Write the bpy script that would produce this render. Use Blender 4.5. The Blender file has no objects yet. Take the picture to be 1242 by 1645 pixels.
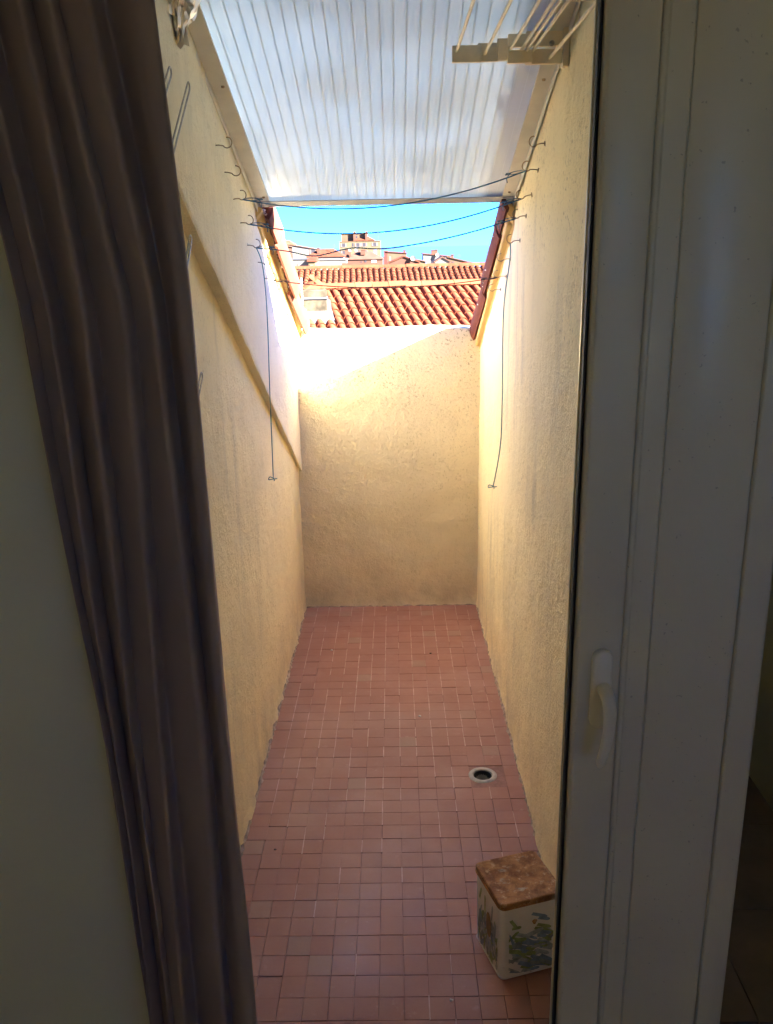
import bpy, bmesh, math, random
from mathutils import Vector, Matrix, noise
random.seed(7)
R = math.radians
scn = bpy.context.scene
C = scn.collection

# ------------------------------------------------------------------ camera
cam_d = bpy.data.cameras.new('camera'); cam = bpy.data.objects.new('camera', cam_d); C.objects.link(cam)
scn.camera = cam
cam_d.sensor_fit = 'VERTICAL'; cam_d.sensor_height = 24.0; cam_d.lens = 1400.0 / 1645.0 * 24.0
cam_d.clip_start = 0.02; cam_d.clip_end = 60000
pitch, yaw, roll = R(16.943), R(-0.691), 0.02
fw = Vector((math.sin(yaw) * math.cos(pitch), math.cos(yaw) * math.cos(pitch), -math.sin(pitch)))
r0 = Vector((math.cos(yaw), -math.sin(yaw), 0)); u0 = r0.cross(fw)
rt = r0 * math.cos(roll) - u0 * math.sin(roll); up = u0 * math.cos(roll) + r0 * math.sin(roll)
m = Matrix((rt, up, -fw)).transposed().to_4x4(); m.translation = (0, 0, 1.6)
cam.matrix_world = m

# ------------------------------------------------------------------ light
SUN = Vector((-1.0, 0.6, -0.673)).normalized()
wd = bpy.data.worlds.new('World'); scn.world = wd; wd.use_nodes = True
nt = wd.node_tree; nt.nodes.clear()
sky = nt.nodes.new('ShaderNodeTexSky'); sky.sky_type = 'NISHITA'; sky.sun_disc = False
el = math.asin(-SUN.z); sky.sun_elevation = el
sky.sun_rotation = math.atan2(-SUN.x, -SUN.y)
sky.altitude = 3000; sky.air_density = 1.0; sky.dust_density = 0.0; sky.ozone_density = 10.0
bg = nt.nodes.new('ShaderNodeBackground'); bg.inputs[1].default_value = 0.085
ow = nt.nodes.new('ShaderNodeOutputWorld')
gm = nt.nodes.new('ShaderNodeGamma'); gm.inputs[1].default_value = 0.75
tn = nt.nodes.new('ShaderNodeMix'); tn.data_type = 'RGBA'; tn.blend_type = 'MULTIPLY'; tn.inputs[0].default_value = 1.0; tn.inputs[7].default_value = (0.066, 0.265, 0.58, 1)   # deep clear blue
nt.links.new(sky.outputs[0], gm.inputs[0]); nt.links.new(gm.outputs[0], tn.inputs[6]); nt.links.new(tn.outputs[2], bg.inputs[0]); nt.links.new(bg.outputs[0], ow.inputs[0])
sl = bpy.data.lights.new('sun', 'SUN'); sl.energy = 4.2; sl.angle = R(0.53); sl.color = (1.0, 0.95, 0.87)
so = bpy.data.objects.new('sun', sl); C.objects.link(so)
so.rotation_euler = SUN.to_track_quat('-Z', 'Y').to_euler()
vs = scn.view_settings; vs.view_transform = 'Standard'; vs.look = 'None'; vs.gamma = 1.0
vs.use_curve_mapping = False; vs.exposure = 5.2
scn.cycles.max_bounces = 14; scn.cycles.diffuse_bounces = 8; scn.cycles.glossy_bounces = 4
scn.cycles.transmission_bounces = 8; scn.cycles.transparent_max_bounces = 8
scn.cycles.use_denoising = True; scn.cycles.sample_clamp_indirect = 8.0

# ------------------------------------------------------------------ helpers
class MB:
    def __init__(s): s.v = []; s.f = []
    def add(s, vs, fs):
        n = len(s.v); s.v += [tuple(p) for p in vs]; s.f += [tuple(i + n for i in f) for f in fs]; return s
    def box(s, x0, x1, y0, y1, z0, z1, M=None):
        P = [Vector((x, y, z)) for z in (z0, z1) for y in (y0, y1) for x in (x0, x1)]
        if M is not None: P = [M @ p for p in P]
        return s.add(P, [(0, 2, 3, 1), (4, 5, 7, 6), (0, 1, 5, 4), (2, 6, 7, 3), (0, 4, 6, 2), (1, 3, 7, 5)])
    def prism(s, poly, a, b, axis='x'):
        # polygon in the plane across axis, extruded from a to b
        def P(u, v, t): return {'x': (t, u, v), 'y': (u, t, v), 'z': (u, v, t)}[axis]
        n = len(poly)
        vs = [P(u, v, a) for u, v in poly] + [P(u, v, b) for u, v in poly]
        fs = [tuple(range(n)), tuple(range(2 * n - 1, n - 1, -1))]
        fs += [(i, i + n, (i + 1) % n + n, (i + 1) % n) for i in range(n)]
        return s.add(vs, fs)
    def tube(s, pts, r, seg=6, cap=True):
        pts = [Vector(p) for p in pts]; n = len(pts)
        rs = r if isinstance(r, (list, tuple)) else [r] * n
        t = (pts[1] - pts[0]).normalized()
        a = t.orthogonal().normalized(); vs = []
        for i, p in enumerate(pts):
            t = (pts[min(i + 1, n - 1)] - pts[max(i - 1, 0)])
            t = t.normalized() if t.length > 1e-9 else Vector((0, 0, 1))
            a = (a - t * a.dot(t)).normalized(); b = t.cross(a)
            vs += [p + (a * math.cos(2 * math.pi * k / seg) + b * math.sin(2 * math.pi * k / seg)) * rs[i] for k in range(seg)]
        fs = [(i * seg + k, i * seg + (k + 1) % seg, (i + 1) * seg + (k + 1) % seg, (i + 1) * seg + k) for i in range(n - 1) for k in range(seg)]
        if cap: fs += [tuple(range(seg - 1, -1, -1)), tuple((n - 1) * seg + k for k in range(seg))]
        return s.add(vs, fs)
    def lathe(s, prof, c=(0, 0, 0), seg=32, M=None):
        n = len(prof); vs = []
        for k in range(seg):
            an = 2 * math.pi * k / seg
            for r, z in prof:
                p = Vector((r * math.cos(an), r * math.sin(an), z))
                if M is not None: p = M @ p
                vs.append(p + Vector(c))
        fs = [(k * n + i, ((k + 1) % seg) * n + i, ((k + 1) % seg) * n + i + 1, k * n + i + 1) for k in range(seg) for i in range(n - 1)]
        return s.add(vs, fs)
    def mesh(s, name, mat=None, smooth=False, fix=True):
        me = bpy.data.meshes.new(name); me.from_pydata(s.v, [], s.f)
        if fix:
            b = bmesh.new(); b.from_mesh(me); bmesh.ops.recalc_face_normals(b, faces=b.faces); b.to_mesh(me); b.free()
        if mat: me.materials.append(mat)
        if smooth: me.polygons.foreach_set('use_smooth', [True] * len(me.polygons))
        me.update(); return me
    def build(s, name, mat, parent=None, smooth=False, fix=True, bevel=0, angle=40):
        me = s.mesh(name, mat, smooth, fix)
        o = bpy.data.objects.new(name, me); C.objects.link(o)
        if parent: o.parent = parent
        if bevel:
            bv = o.modifiers.new('bevel', 'BEVEL'); bv.width = bevel; bv.segments = 2; bv.limit_method = 'ANGLE'; bv.angle_limit = R(35)
        if smooth and angle < 180:
            try: me.set_sharp_from_angle(angle=R(angle))
            except Exception: pass
        return o

def tag(o, label=None, cat=None, group=None, kind=None):
    for k, v in (('label', label), ('category', cat), ('group', group), ('kind', kind)):
        if v: o[k] = v
    return o
def thing(name, label, cat, loc=(0, 0, 0), group=None):
    o = bpy.data.objects.new(name, None); C.objects.link(o); o.location = loc
    return tag(o, label, cat, group)
def put(name, me, parent=None, mw=None):
    o = bpy.data.objects.new(name, me); C.objects.link(o)
    if parent: o.parent = parent
    if mw is not None: o.matrix_local = mw
    return o
def smoothpath(pts, n=6):
    pts = [Vector(p) for p in pts]; P = [pts[0]] + pts + [pts[-1]]; out = []
    for i in range(1, len(P) - 2):
        a, b, c, d = P[i - 1:i + 3]
        for k in range(n):
            t = k / n
            out.append(0.5 * ((2 * b) + (c - a) * t + (2 * a - 5 * b + 4 * c - d) * t * t + (3 * b - a - 3 * c + d) * t ** 3))
    out.append(pts[-1]); return out
def lerp(a, b, t): return a + (b - a) * t
def interp(x, xs, ys):
    if x <= xs[0]: return ys[0]
    for i in range(len(xs) - 1):
        if x <= xs[i + 1]: return lerp(ys[i], ys[i + 1], (x - xs[i]) / (xs[i + 1] - xs[i]))
    return ys[-1]
def nz(x, y, z): return noise.noise(Vector((x, y, z)))

# ------------------------------------------------------------------ materials
class N:
    def __init__(s, name):
        s.m = bpy.data.materials.new(name); s.m.use_nodes = True; s.t = s.m.node_tree
        s.b = s.t.nodes['Principled BSDF']; s.o = s.t.nodes['Material Output']; s.co = None
    def n(s, typ, **kw):
        x = s.t.nodes.new(typ)
        for k, v in kw.items(): setattr(x, k, v)
        return x
    def l(s, a, b): s.t.links.new(a, b)
    def coord(s, kind='Object', scale=None):
        tc = s.n('ShaderNodeTexCoord'); out = tc.outputs[kind]
        if scale:
            mp = s.n('ShaderNodeMapping'); mp.inputs['Scale'].default_value = scale; s.l(out, mp.inputs[0]); out = mp.outputs[0]
        return out
    def noise(s, scale, detail=4, rough=0.55, vec=None, dist=0):
        x = s.n('ShaderNodeTexNoise'); x.inputs['Scale'].default_value = scale; x.inputs['Detail'].default_value = detail
        x.inputs['Roughness'].default_value = rough; x.inputs['Distortion'].default_value = dist
        if vec is not None: s.l(vec, x.inputs['Vector'])
        return x.outputs['Fac']
    def ramp(s, fac, a, b, ca=(0, 0, 0, 1), cb=(1, 1, 1, 1)):
        x = s.n('ShaderNodeValToRGB'); x.color_ramp.elements[0].position = a; x.color_ramp.elements[1].position = b
        x.color_ramp.elements[0].color = ca; x.color_ramp.elements[1].color = cb; s.l(fac, x.inputs[0]); return x.outputs[0]
    def mix(s, fac, a, b, mode='MIX'):
        x = s.n('ShaderNodeMix', data_type='RGBA', blend_type=mode)
        for val, i in ((fac, 0), (a, 6), (b, 7)):
            if isinstance(val, (int, float)): x.inputs[i].default_value = val
            elif isinstance(val, tuple): x.inputs[i].default_value = val if len(val) == 4 else (*val, 1)
            else: s.l(val, x.inputs[i])
        return x.outputs[2]
    def math(s, op, a, b=0.0):
        x = s.n('ShaderNodeMath', operation=op)
        for i, v in enumerate((a, b)):
            if isinstance(v, (int, float)): x.inputs[i].default_value = v
            else: s.l(v, x.inputs[i])
        return x.outputs[0]
    def bump(s, h, strength=0.3, dist=0.002, prev=None):
        x = s.n('ShaderNodeBump'); x.inputs['Strength'].default_value = strength; x.inputs['Distance'].default_value = dist
        s.l(h, x.inputs['Height'])
        if prev is not None: s.l(prev, x.inputs['Normal'])
        return x.outputs[0]
    def set(s, col=None, rough=None, nor=None, metal=None, spec=None):
        for k, v in (('Base Color', col), ('Roughness', rough), ('Normal', nor), ('Metallic', metal), ('Specular IOR Level', spec)):
            if v is None: continue
            if isinstance(v, (int, float)): s.b.inputs[k].default_value = v
            elif isinstance(v, tuple): s.b.inputs[k].default_value = v if len(v) == 4 else (*v, 1)
            else: s.l(v, s.b.inputs[k])
        return s.m

def plain(name, col, rough=0.6, var=0.15, scale=8, bump=0.0, bscale=200, metal=0.0, spec=0.5):
    k = N(name); v = k.coord()
    c2 = tuple(x * (1 - var) for x in col)
    c = k.mix(k.ramp(k.noise(scale, 5, 0.6, v), 0.35, 0.68), c2, col)
    nor = k.bump(k.noise(bscale, 3, 0.6, v), bump, 0.002) if bump else None
    return k.set(c, rough, nor, metal, spec)

def plaster(name, col, dirt=0.35, speck=0.0, streak=0.4, speckz=None):
    k = N(name); v = k.coord()
    n1 = k.noise(2.2, 6, 0.62, v)
    c = k.mix(k.ramp(n1, 0.35, 0.7), tuple(x * 0.88 for x in col), col)
    # old grey weathering running down the wall
    vs_ = k.coord(scale=(1.0, 1.0, 0.10)); st = k.noise(9, 5, 0.65, vs_)
    patch = k.ramp(k.noise(1.5, 3, 0.5, v), 0.45, 0.62)
    st = k.math('MULTIPLY', k.ramp(st, 0.5, 0.72), patch)
    c = k.mix(k.math('MULTIPLY', st, streak), c, (0.34, 0.31, 0.24))
    # pits in the render that hold dirt
    vs2 = k.coord(scale=(1.0, 1.0, 0.55)); p = k.noise(150, 2, 0.5, vs2)
    pm = k.math('MULTIPLY', k.ramp(p, 0.60, 0.70), k.ramp(k.noise(3.1, 3, 0.5, v), 0.40, 0.66))
    c = k.mix(k.math('MULTIPLY', pm, dirt), c, (0.22, 0.17, 0.10))
    sg_ = k.n('ShaderNodeSeparateXYZ'); k.l(v, sg_.inputs[0])
    gr = k.n('ShaderNodeMapRange'); gr.inputs[1].default_value = 0.16; gr.inputs[2].default_value = -0.12; k.l(sg_.outputs[2], gr.inputs[0])
    gf = k.math('MULTIPLY', gr.outputs[0], k.ramp(k.noise(7, 5, 0.65, v), 0.40, 0.66))
    c = k.mix(k.math('MULTIPLY', gf, 0.45), c, (0.36, 0.29, 0.20))
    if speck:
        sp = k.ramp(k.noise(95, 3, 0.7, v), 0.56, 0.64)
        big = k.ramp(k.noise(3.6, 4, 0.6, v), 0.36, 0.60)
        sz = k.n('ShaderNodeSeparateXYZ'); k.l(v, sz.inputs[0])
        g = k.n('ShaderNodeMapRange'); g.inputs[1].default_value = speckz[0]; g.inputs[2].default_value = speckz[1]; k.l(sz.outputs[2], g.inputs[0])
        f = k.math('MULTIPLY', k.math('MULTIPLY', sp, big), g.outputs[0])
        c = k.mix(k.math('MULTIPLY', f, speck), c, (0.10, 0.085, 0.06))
    n = k.bump(k.noise(38, 4, 0.6, v), 0.7, 0.008)
    n = k.bump(k.noise(150, 3, 0.65, v), 0.8, 0.004, n)
    return k.set(c, 0.9, n, spec=0.2)

CREAM = (0.91, 0.79, 0.485)
M_plaster = plaster('cream_plaster', CREAM)
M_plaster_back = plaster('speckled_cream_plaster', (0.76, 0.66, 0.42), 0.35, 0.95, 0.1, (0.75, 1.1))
M_plaster_r = plaster('weathered_cream_plaster', (0.91, 0.79, 0.485), 0.7, 0, 0.6)
M_plaster_up = plaster('pale_plaster', (0.90, 0.81, 0.58), 0.4, 0, 0.2)
M_fillet = plaster('yellow_mortar', (0.74, 0.52, 0.22), 0.3, 0, 0.2)
M_mortar = plain('grey_mortar', (0.50, 0.39, 0.29), 0.95, 0.6, 40, 0.6, 300)
M_mortar_white = plain('pale_mortar', (0.72, 0.66, 0.55), 0.95, 0.4, 60, 0.6, 300)

def tile_floor_mat():
    k = N('red_floor_tile'); v = k.coord('Object')
    geo = k.n('ShaderNodeNewGeometry'); oi = k.n('ShaderNodeObjectInfo')
    rnd = k.math('FRACT', k.math('ADD', geo.outputs['Random Per Island'], oi.outputs['Random']))
    ps = k.n('ShaderNodeVectorMath', operation='MULTIPLY'); ps.inputs[1].default_value = (1, 1, 1); k.l(geo.outputs['Position'], ps.inputs[0]); w = ps.outputs[0]
    c = k.mix(rnd, (0.318, 0.139, 0.092), (0.346, 0.157, 0.104))
    odd = k.ramp(rnd, 0.972, 0.975); c = k.mix(k.math('MULTIPLY', odd, 0.45), c, (0.30, 0.22, 0.15))
    c = k.mix(k.math('MULTIPLY', k.ramp(k.noise(3.2, 7, 0.66, w), 0.44, 0.70), 0.42), c, (0.47, 0.29, 0.23))
    c = k.mix(k.math('MULTIPLY', k.ramp(k.noise(1.3, 5, 0.6, w), 0.50, 0.68), 0.40), c, (0.27, 0.155, 0.115))
    c = k.mix(k.math('MULTIPLY', k.ramp(k.noise(26, 5, 0.7, w), 0.62, 0.74), 0.35), c, (0.55, 0.38, 0.31))
    c = k.mix(k.math('MULTIPLY', k.ramp(k.noise(240, 2, 0.6, w), 0.66, 0.74), 0.35), c, (0.16, 0.07, 0.05))
    r = k.ramp(k.noise(6, 5, 0.6, w), 0.3, 0.7, (0.42, 0.42, 0.42, 1), (0.68, 0.68, 0.68, 1))
    n = k.bump(k.noise(90, 4, 0.6, w), 0.12, 0.001)
    return k.set(c, r, n)
M_tile = tile_floor_mat()
def grout_mat():
    k = N('grout'); v = k.coord()
    sz = k.n('ShaderNodeSeparateXYZ'); k.l(v, sz.inputs[0])
    f = k.ramp(k.noise(4.5, 4, 0.65, v), 0.40, 0.60)
    c = k.mix(f, (0.17, 0.075, 0.058), (0.34, 0.17, 0.13))
    return k.set(c, 0.95, k.bump(k.noise(260, 2, 0.6, v), 0.4, 0.001))
M_grout = grout_mat()

def clay(name, a, b, pale=(0.62, 0.40, 0.26), lich=0.5, sc=1.0):
    k = N(name); geo = k.n('ShaderNodeNewGeometry'); oi = k.n('ShaderNodeObjectInfo'); w = geo.outputs['Position']
    rnd = k.math('FRACT', k.math('ADD', geo.outputs['Random Per Island'], oi.outputs['Random']))
    c = k.mix(rnd, a, b)
    c = k.mix(k.math('MULTIPLY', k.ramp(k.noise(5 * sc, 6, 0.65, w), 0.48, 0.72), lich), c, pale)
    c = k.mix(k.math('MULTIPLY', k.ramp(k.noise(11 * sc, 4, 0.6, w), 0.58, 0.74), 0.4), c, tuple(x * 0.45 for x in a))
    return k.set(c, 0.9, k.bump(k.noise(60 * sc, 4, 0.6, w), 0.3, 0.004), spec=0.08)
M_clay = clay('terracotta_tile', (0.100, 0.0235, 0.0105), (0.120, 0.032, 0.0140), (0.13, 0.050, 0.024), 0.35)
M_clay_side = clay('terracotta_verge_tile', (0.115, 0.031, 0.019), (0.140, 0.042, 0.026), (0.16, 0.072, 0.048), 0.35)
M_clay_far = clay('terracotta_far_tile', (0.064, 0.016, 0.0072), (0.080, 0.024, 0.0105), (0.10, 0.044, 0.021), 0.4)

def poly_mat():
    k = N('milky_polycarbonate'); v = k.coord()
    t = k.t; k.t.nodes.remove(k.b)
    d = k.n('ShaderNodeBsdfDiffuse'); tr = k.n('ShaderNodeBsdfTranslucent'); g = k.n('ShaderNodeBsdfGlossy'); tp = k.n('ShaderNodeBsdfTransparent')
    c = k.mix(k.ramp(k.noise(3, 5, 0.6, v), 0.35, 0.7), (0.70, 0.79, 0.82), (0.75, 0.84, 0.86))
    k.l(c, d.inputs[0]); tr.inputs[0].default_value = (0.73, 0.83, 0.92, 1); g.inputs['Roughness'].default_value = 0.25
    tp.inputs[0].default_value = (0.85, 0.9, 0.95, 1)
    def mx(f, a, b):
        x = k.n('ShaderNodeMixShader')
        if isinstance(f, float): x.inputs[0].default_value = f
        else: k.l(f, x.inputs[0])
        k.l(a, x.inputs[1]); k.l(b, x.inputs[2]); return x.outputs[0]
    s_ = mx(k.math('ADD', 0.145, k.math('MULTIPLY', k.ramp(k.noise(2.6, 3, 0.5, v), 0.42, 0.60), 0.06)), d.outputs[0], tr.outputs[0]); s_ = mx(0.02, s_, tp.outputs[0])
    fr = k.n('ShaderNodeFresnel'); fr.inputs[0].default_value = 1.45
    s_ = mx(k.math('MULTIPLY', fr.outputs[0], 0.2), s_, g.outputs[0]); k.l(s_, k.o.inputs[0])
    return k.m
M_poly = poly_mat()
M_alu = plain('white_aluminium', (0.72, 0.70, 0.64), 0.4, 0.15, 12, 0.05, 90)
M_alu_grey = plain('dull_grey_aluminium', (0.38, 0.40, 0.45), 0.45, 0.35, 9, 0.1, 60)
M_steel = plain('galvanised_wire', (0.46, 0.41, 0.34), 0.4, 0.4, 70, 0.1, 300, 0.75)
M_brass = plain('dull_hook_steel', (0.42, 0.33, 0.22), 0.45, 0.4, 90, 0.1, 300, 0.6)
M_cord = plain('blue_cord', (0.045, 0.17, 0.33), 0.6, 0.25, 90, 0.3, 700)
M_cord_old = plain('faded_brown_cord', (0.20, 0.12, 0.09), 0.8, 0.25, 90, 0.3, 700)
M_cord_teal = plain('teal_cord', (0.07, 0.24, 0.28), 0.6, 0.25, 90, 0.3, 700)
M_foil = plain('aluminium_foil', (0.80, 0.74, 0.64), 0.28, 0.08, 30, 0.25, 60, 1.0)
M_beige = plain('beige_plastic', (0.86, 0.73, 0.50), 0.5, 0.25, 14, 0.15, 150)
M_rod = plain('cream_plastic_rod', (0.75, 0.66, 0.48), 0.45, 0.15, 20)
k = N('white_pvc'); v = k.coord()
c = k.mix(k.ramp(k.noise(4, 5, 0.6, v), 0.35, 0.7), (0.68, 0.63, 0.49), (0.72, 0.67, 0.53))
sm = k.noise(14, 6, 0.7, k.coord(scale=(1, 1, 0.35))); c = k.mix(k.math('MULTIPLY', k.ramp(sm, 0.64, 0.78), 0.18), c, (0.45, 0.40, 0.31))
c = k.mix(k.math('MULTIPLY', k.ramp(k.noise(120, 2, 0.6, v), 0.70, 0.74), 0.5), c, (0.25, 0.22, 0.17))
M_pvc = k.set(c, k.ramp(sm, 0.4, 0.7, (0.28, 0.28, 0.28, 1), (0.5, 0.5, 0.5, 1)), k.bump(k.noise(30, 3, 0.5, v), 0.05, 0.001))
M_rubber = plain('black_gasket', (0.018, 0.015, 0.016), 0.7, 0.2, 40)
M_drain = plain('old_pvc_ring', (0.58, 0.54, 0.46), 0.6, 0.35, 45, 0.2, 200)
M_pipe = plain('dark_pipe', (0.10, 0.085, 0.07), 0.8, 0.3, 30)
M_curtain = None
def cloth():
    k = N('brown_curtain_cloth'); v = k.coord(); g = k.coord(scale=(900, 900, 900))
    c = k.mix(k.ramp(k.noise(3, 4, 0.6, v), 0.3, 0.7), (0.31, 0.235, 0.205), (0.36, 0.275, 0.24))
    w = k.n('ShaderNodeTexWave'); w.inputs['Scale'].default_value = 420; w.inputs['Distortion'].default_value = 0.6; k.l(v, w.inputs[0])
    return k.set(c, 0.75, k.bump(w.outputs['Fac'], 0.12, 0.0006), spec=0.3)
M_curtain = cloth()
M_room = plain('room_paint', (0.70, 0.69, 0.52), 0.85, 0.05, 2, 0.1, 150)
M_room_floor = plain('dark_room_tile', (0.26, 0.20, 0.15), 0.5, 0.3, 8)

def rust():
    k = N('rusty_lid'); v = k.coord()
    a = k.ramp(k.noise(24, 8, 0.7, v, 0.6), 0.34, 0.68)
    c = k.mix(a, (0.20, 0.080, 0.026), (0.58, 0.30, 0.11))
    b = k.ramp(k.noise(58, 5, 0.7, v), 0.56, 0.72); c = k.mix(k.math('MULTIPLY', b, 0.75), c, (0.88, 0.68, 0.42))
    pv = k.coord(scale=(16, 30, 10)); p = k.ramp(k.noise(1.0, 5, 0.6, pv), 0.60, 0.68); c = k.mix(p, c, (0.46, 0.42, 0.32))
    d = k.ramp(k.noise(16, 5, 0.7, v), 0.52, 0.66); c = k.mix(k.math('MULTIPLY', d, 0.8), c, (0.14, 0.055, 0.02))
    return k.set(c, 0.8, k.bump(k.noise(90, 5, 0.7, v), 0.45, 0.0012))
M_rust = rust()
def tinbody():
    k = N('painted_tin'); v = k.coord()
    c = k.mix(k.ramp(k.noise(9, 5, 0.6, v), 0.35, 0.7), (0.68, 0.68, 0.70), (0.82, 0.82, 0.83))
    c = k.mix(k.math('MULTIPLY', k.ramp(k.noise(42, 5, 0.65, v), 0.64, 0.70), 0.8), c, (0.22, 0.09, 0.03))
    return k.set(c, 0.5, k.bump(k.noise(40, 3, 0.5, v), 0.1, 0.001))
M_tin = tinbody()
def inkmat(n, c): return plain(n, c, 0.5, 0.45, 60)
M_inkb = inkmat('faded_blue_print', (0.27, 0.40, 0.58)); M_inkg = inkmat('faded_green_print', (0.36, 0.46, 0.20))
M_inkp = inkmat('pale_blue_print', (0.48, 0.56, 0.62)); M_inky = inkmat('ochre_print', (0.42, 0.25, 0.08)); M_inkt = inkmat('teal_grey_print', (0.34, 0.41, 0.43))

# ------------------------------------------------------------------ terrace dimensions
XL, XR, YB, SL = -0.467, 0.398, 4.09, 0.0352
def zf(y): return -SL * y
def zl(y): return 1.718 - 0.45 * (y - 2.904)        # top of left wall under the tiles
def zr(y): return 1.733 - 0.48 * (y - 2.854)
def zaw(y): return 1.742 - 0.365 * (y - 3.0)        # awning
def zledge(y): return 1.690 - 0.524 * (y - 1.95)

# ------------------------------------------------------------------ ground, sea
mb = MB(); nx_, ny_ = 40, 60
for j in range(ny_ + 1):
    y = -60 + (j / ny_) ** 1.3 * 460
    for i in range(nx_ + 1):
        x = -500 + i / nx_ * 1000
        z = -7 - 0.012 * max(y, 0) - 2.0 * abs(nz(x * .01, y * .01, 2))
        if j == ny_: z = -45
        mb.v.append((x, y, z))
for j in range(ny_):
    for i in range(nx_):
        a = j * (nx_ + 1) + i; mb.f.append((a, a + 1, a + nx_ + 2, a + nx_ + 1))
M_ground = plain('dry_ground', (0.28, 0.24, 0.17), 0.95, 0.4, 0.2)
tag(mb.build('ground', M_ground, smooth=True, fix=False), kind='structure')
k = N('sea_water'); geo = k.n('ShaderNodeNewGeometry')
M_sea = k.set((0.016, 0.038, 0.100), 0.5, k.bump(k.noise(0.05, 6, 0.6, geo.outputs['Position']), 0.5, 2.0), spec=0.25)
mb = MB(); mb.add([(-40000, 380, -42), (40000, 380, -42), (40000, 45000, -42), (-40000, 45000, -42)], [(0, 1, 2, 3)])
tag(mb.build('sea', M_sea), kind='structure')

# ------------------------------------------------------------------ plaster slabs
def slab(name, mat, P, nrm, thick, nu, nv, amp, parent=None, foot=0.0, back=None):
    """grid of front points P(u,v) roughened along nrm; closed behind at -nrm*thick"""
    mb = MB(); nrm = Vector(nrm)
    for j in range(nv + 1):
        for i in range(nu + 1):
            p = Vector(P(i / nu, j / nv))
            d = amp * (noise.fractal(p * 9, 1.0, 2.0, 3) * 1.4 + 0.6 * nz(p.x * 50, p.y * 50, p.z * 50) + 1.4 * nz(p.x * 2.1, p.y * 2.1, p.z * 2.1))
            if foot:
                h = p.z - zf(p.y)
                d += foot * math.exp(-max(h, 0) / 0.018) * (0.55 + 0.9 * nz(p.x * 14, p.y * 14, 3.3) + 0.5 * nz(p.x * 45, p.y * 45, 7))
            mb.v.append(tuple(p + nrm * d))
    n = len(mb.v)
    for j in range(nv):
        for i in range(nu):
            a = j * (nu + 1) + i; mb.f.append((a, a + 1, a + nu + 2, a + nu + 1))
    ring = [i for i in range(nu + 1)] + [j * (nu + 1) + nu for j in range(1, nv + 1)] + [nv * (nu + 1) + i for i in range(nu - 1, -1, -1)] + [j * (nu + 1) for j in range(nv - 1, 0, -1)]
    uv = {}
    for j in range(nv + 1):
        for i in range(nu + 1): uv[j * (nu + 1) + i] = (i / nu, j / nv)
    for q in ring: mb.v.append(tuple(Vector(P(*uv[q])) - nrm * thick))
    L = len(ring)
    for i in range(L): mb.f.append((ring[i], n + i, n + (i + 1) % L, ring[(i + 1) % L]))
    mb.f.append(tuple(range(n + L - 1, n - 1, -1)))
    return mb.build(name, mat, parent, smooth=True, angle=50)

Y0 = 1.46
# left wall: lower recessed face, upper face proud of it above a slanting ledge
lw = thing('terrace_wall', 'cream rendered terrace wall on the left with a slanting ledge', 'wall', (XL, Y0, 0))
def kid(o, parent):
    o.parent = parent; o.matrix_parent_inverse = Matrix.Translation(-parent.location); return o
def PL(u, v):
    y = lerp(Y0, YB + 0.16, u); return (XL - 0.006 * math.sin(u * 3), y, lerp(zf(y) - 0.03, min(zledge(y) + 0.05, zl(y)), v))
kid(slab('lower_face', M_plaster, PL, (1, 0, 0), 0.20, 150, 90, 0.0020, foot=0.012), lw)
def e_(y): return interp(y, [1.4, 4.1], [0.040, 0.012])
mb = MB(); NU, NV = 120, 46
for j in range(NV + 1):
    for i in range(NU + 1):
        y = lerp(Y0, YB + 0.16, i / NU); v = j / NV
        a, b = zledge(y), (zl(y) + 0.012 if y > 3.0 else max(zl(y) + .012, zaw(y) + .06))
        # first rows turn the rounded lower edge from the recess out to the proud face
        if j == 0: x, z = -0.02, a + 0.012
        elif j == 1: x, z = e_(y) * 0.55, a + 0.004
        elif j == 2: x, z = e_(y) * 0.9, a + 0.001
        elif j == 3: x, z = e_(y), a + 0.007
        else:
            t = (j - 3) / (NV - 3); x, z = e_(y), lerp(a + 0.007, b, t)
        p = Vector((XL + x, y, z))
        if j > 0: p.x += 0.0016 * (noise.fractal(p * 9, 1, 2, 3) * 1.3 + nz(p.x * 3, p.y * 3, p.z * 3)); p.z += 0.003 * nz(y * 12, z * 3, 5) if j < 4 else 0
        mb.v.append(tuple(p))
for j in range(NV):
    for i in range(NU):
        a = j * (NU + 1) + i; mb.f.append((a, a + 1, a + NU + 2, a + NU + 1))
kid(mb.build('proud_upper_face', M_plaster_up, smooth=True, angle=60, fix=False), lw)
mb = MB(); mb.prism([(Y0, zl(Y0)), (YB + 0.16, zl(YB + 0.16)), (YB + 0.16, 0.5), (Y0, 1.7)], XL - 0.21, XL - 0.015)
kid(mb.build('core', M_plaster), lw)

rw = thing('terrace_wall', 'cream rendered terrace wall on the right streaked with grey weathering', 'wall', (XR, Y0, 0))
def PR(u, v):
    y = lerp(Y0 - 0.1, YB + 0.16, u); return (XR + 0.004 * math.sin(u * 3), y, lerp(zf(y) - 0.03, zr(y) + 0.012 if y > 3.0 else max(zr(y) + .012, zaw(y) + .06), v))
kid(slab('rendered_face', M_plaster_r, PR, (-1, 0, 0), 0.17, 150, 100, 0.0020, foot=0.010), rw)

bw = thing('terrace_wall', 'low end wall of speckled cream render closing the terrace, half in sun', 'wall', (0, YB, 0))
def PB(u, v):
    x = lerp(XL - 0.06, XR + 0.06, u); top = 1.232 + 0.004 * math.sin(x * 9) + 0.004 * nz(x * 20, 1, 1)
    return (x, YB, lerp(zf(YB) - 0.03, top, v))
kid(slab('rendered_face', M_plaster_back, PB, (0, -1, 0), 0.15, 110, 120, 0.0022, foot=0.008), bw)
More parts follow.
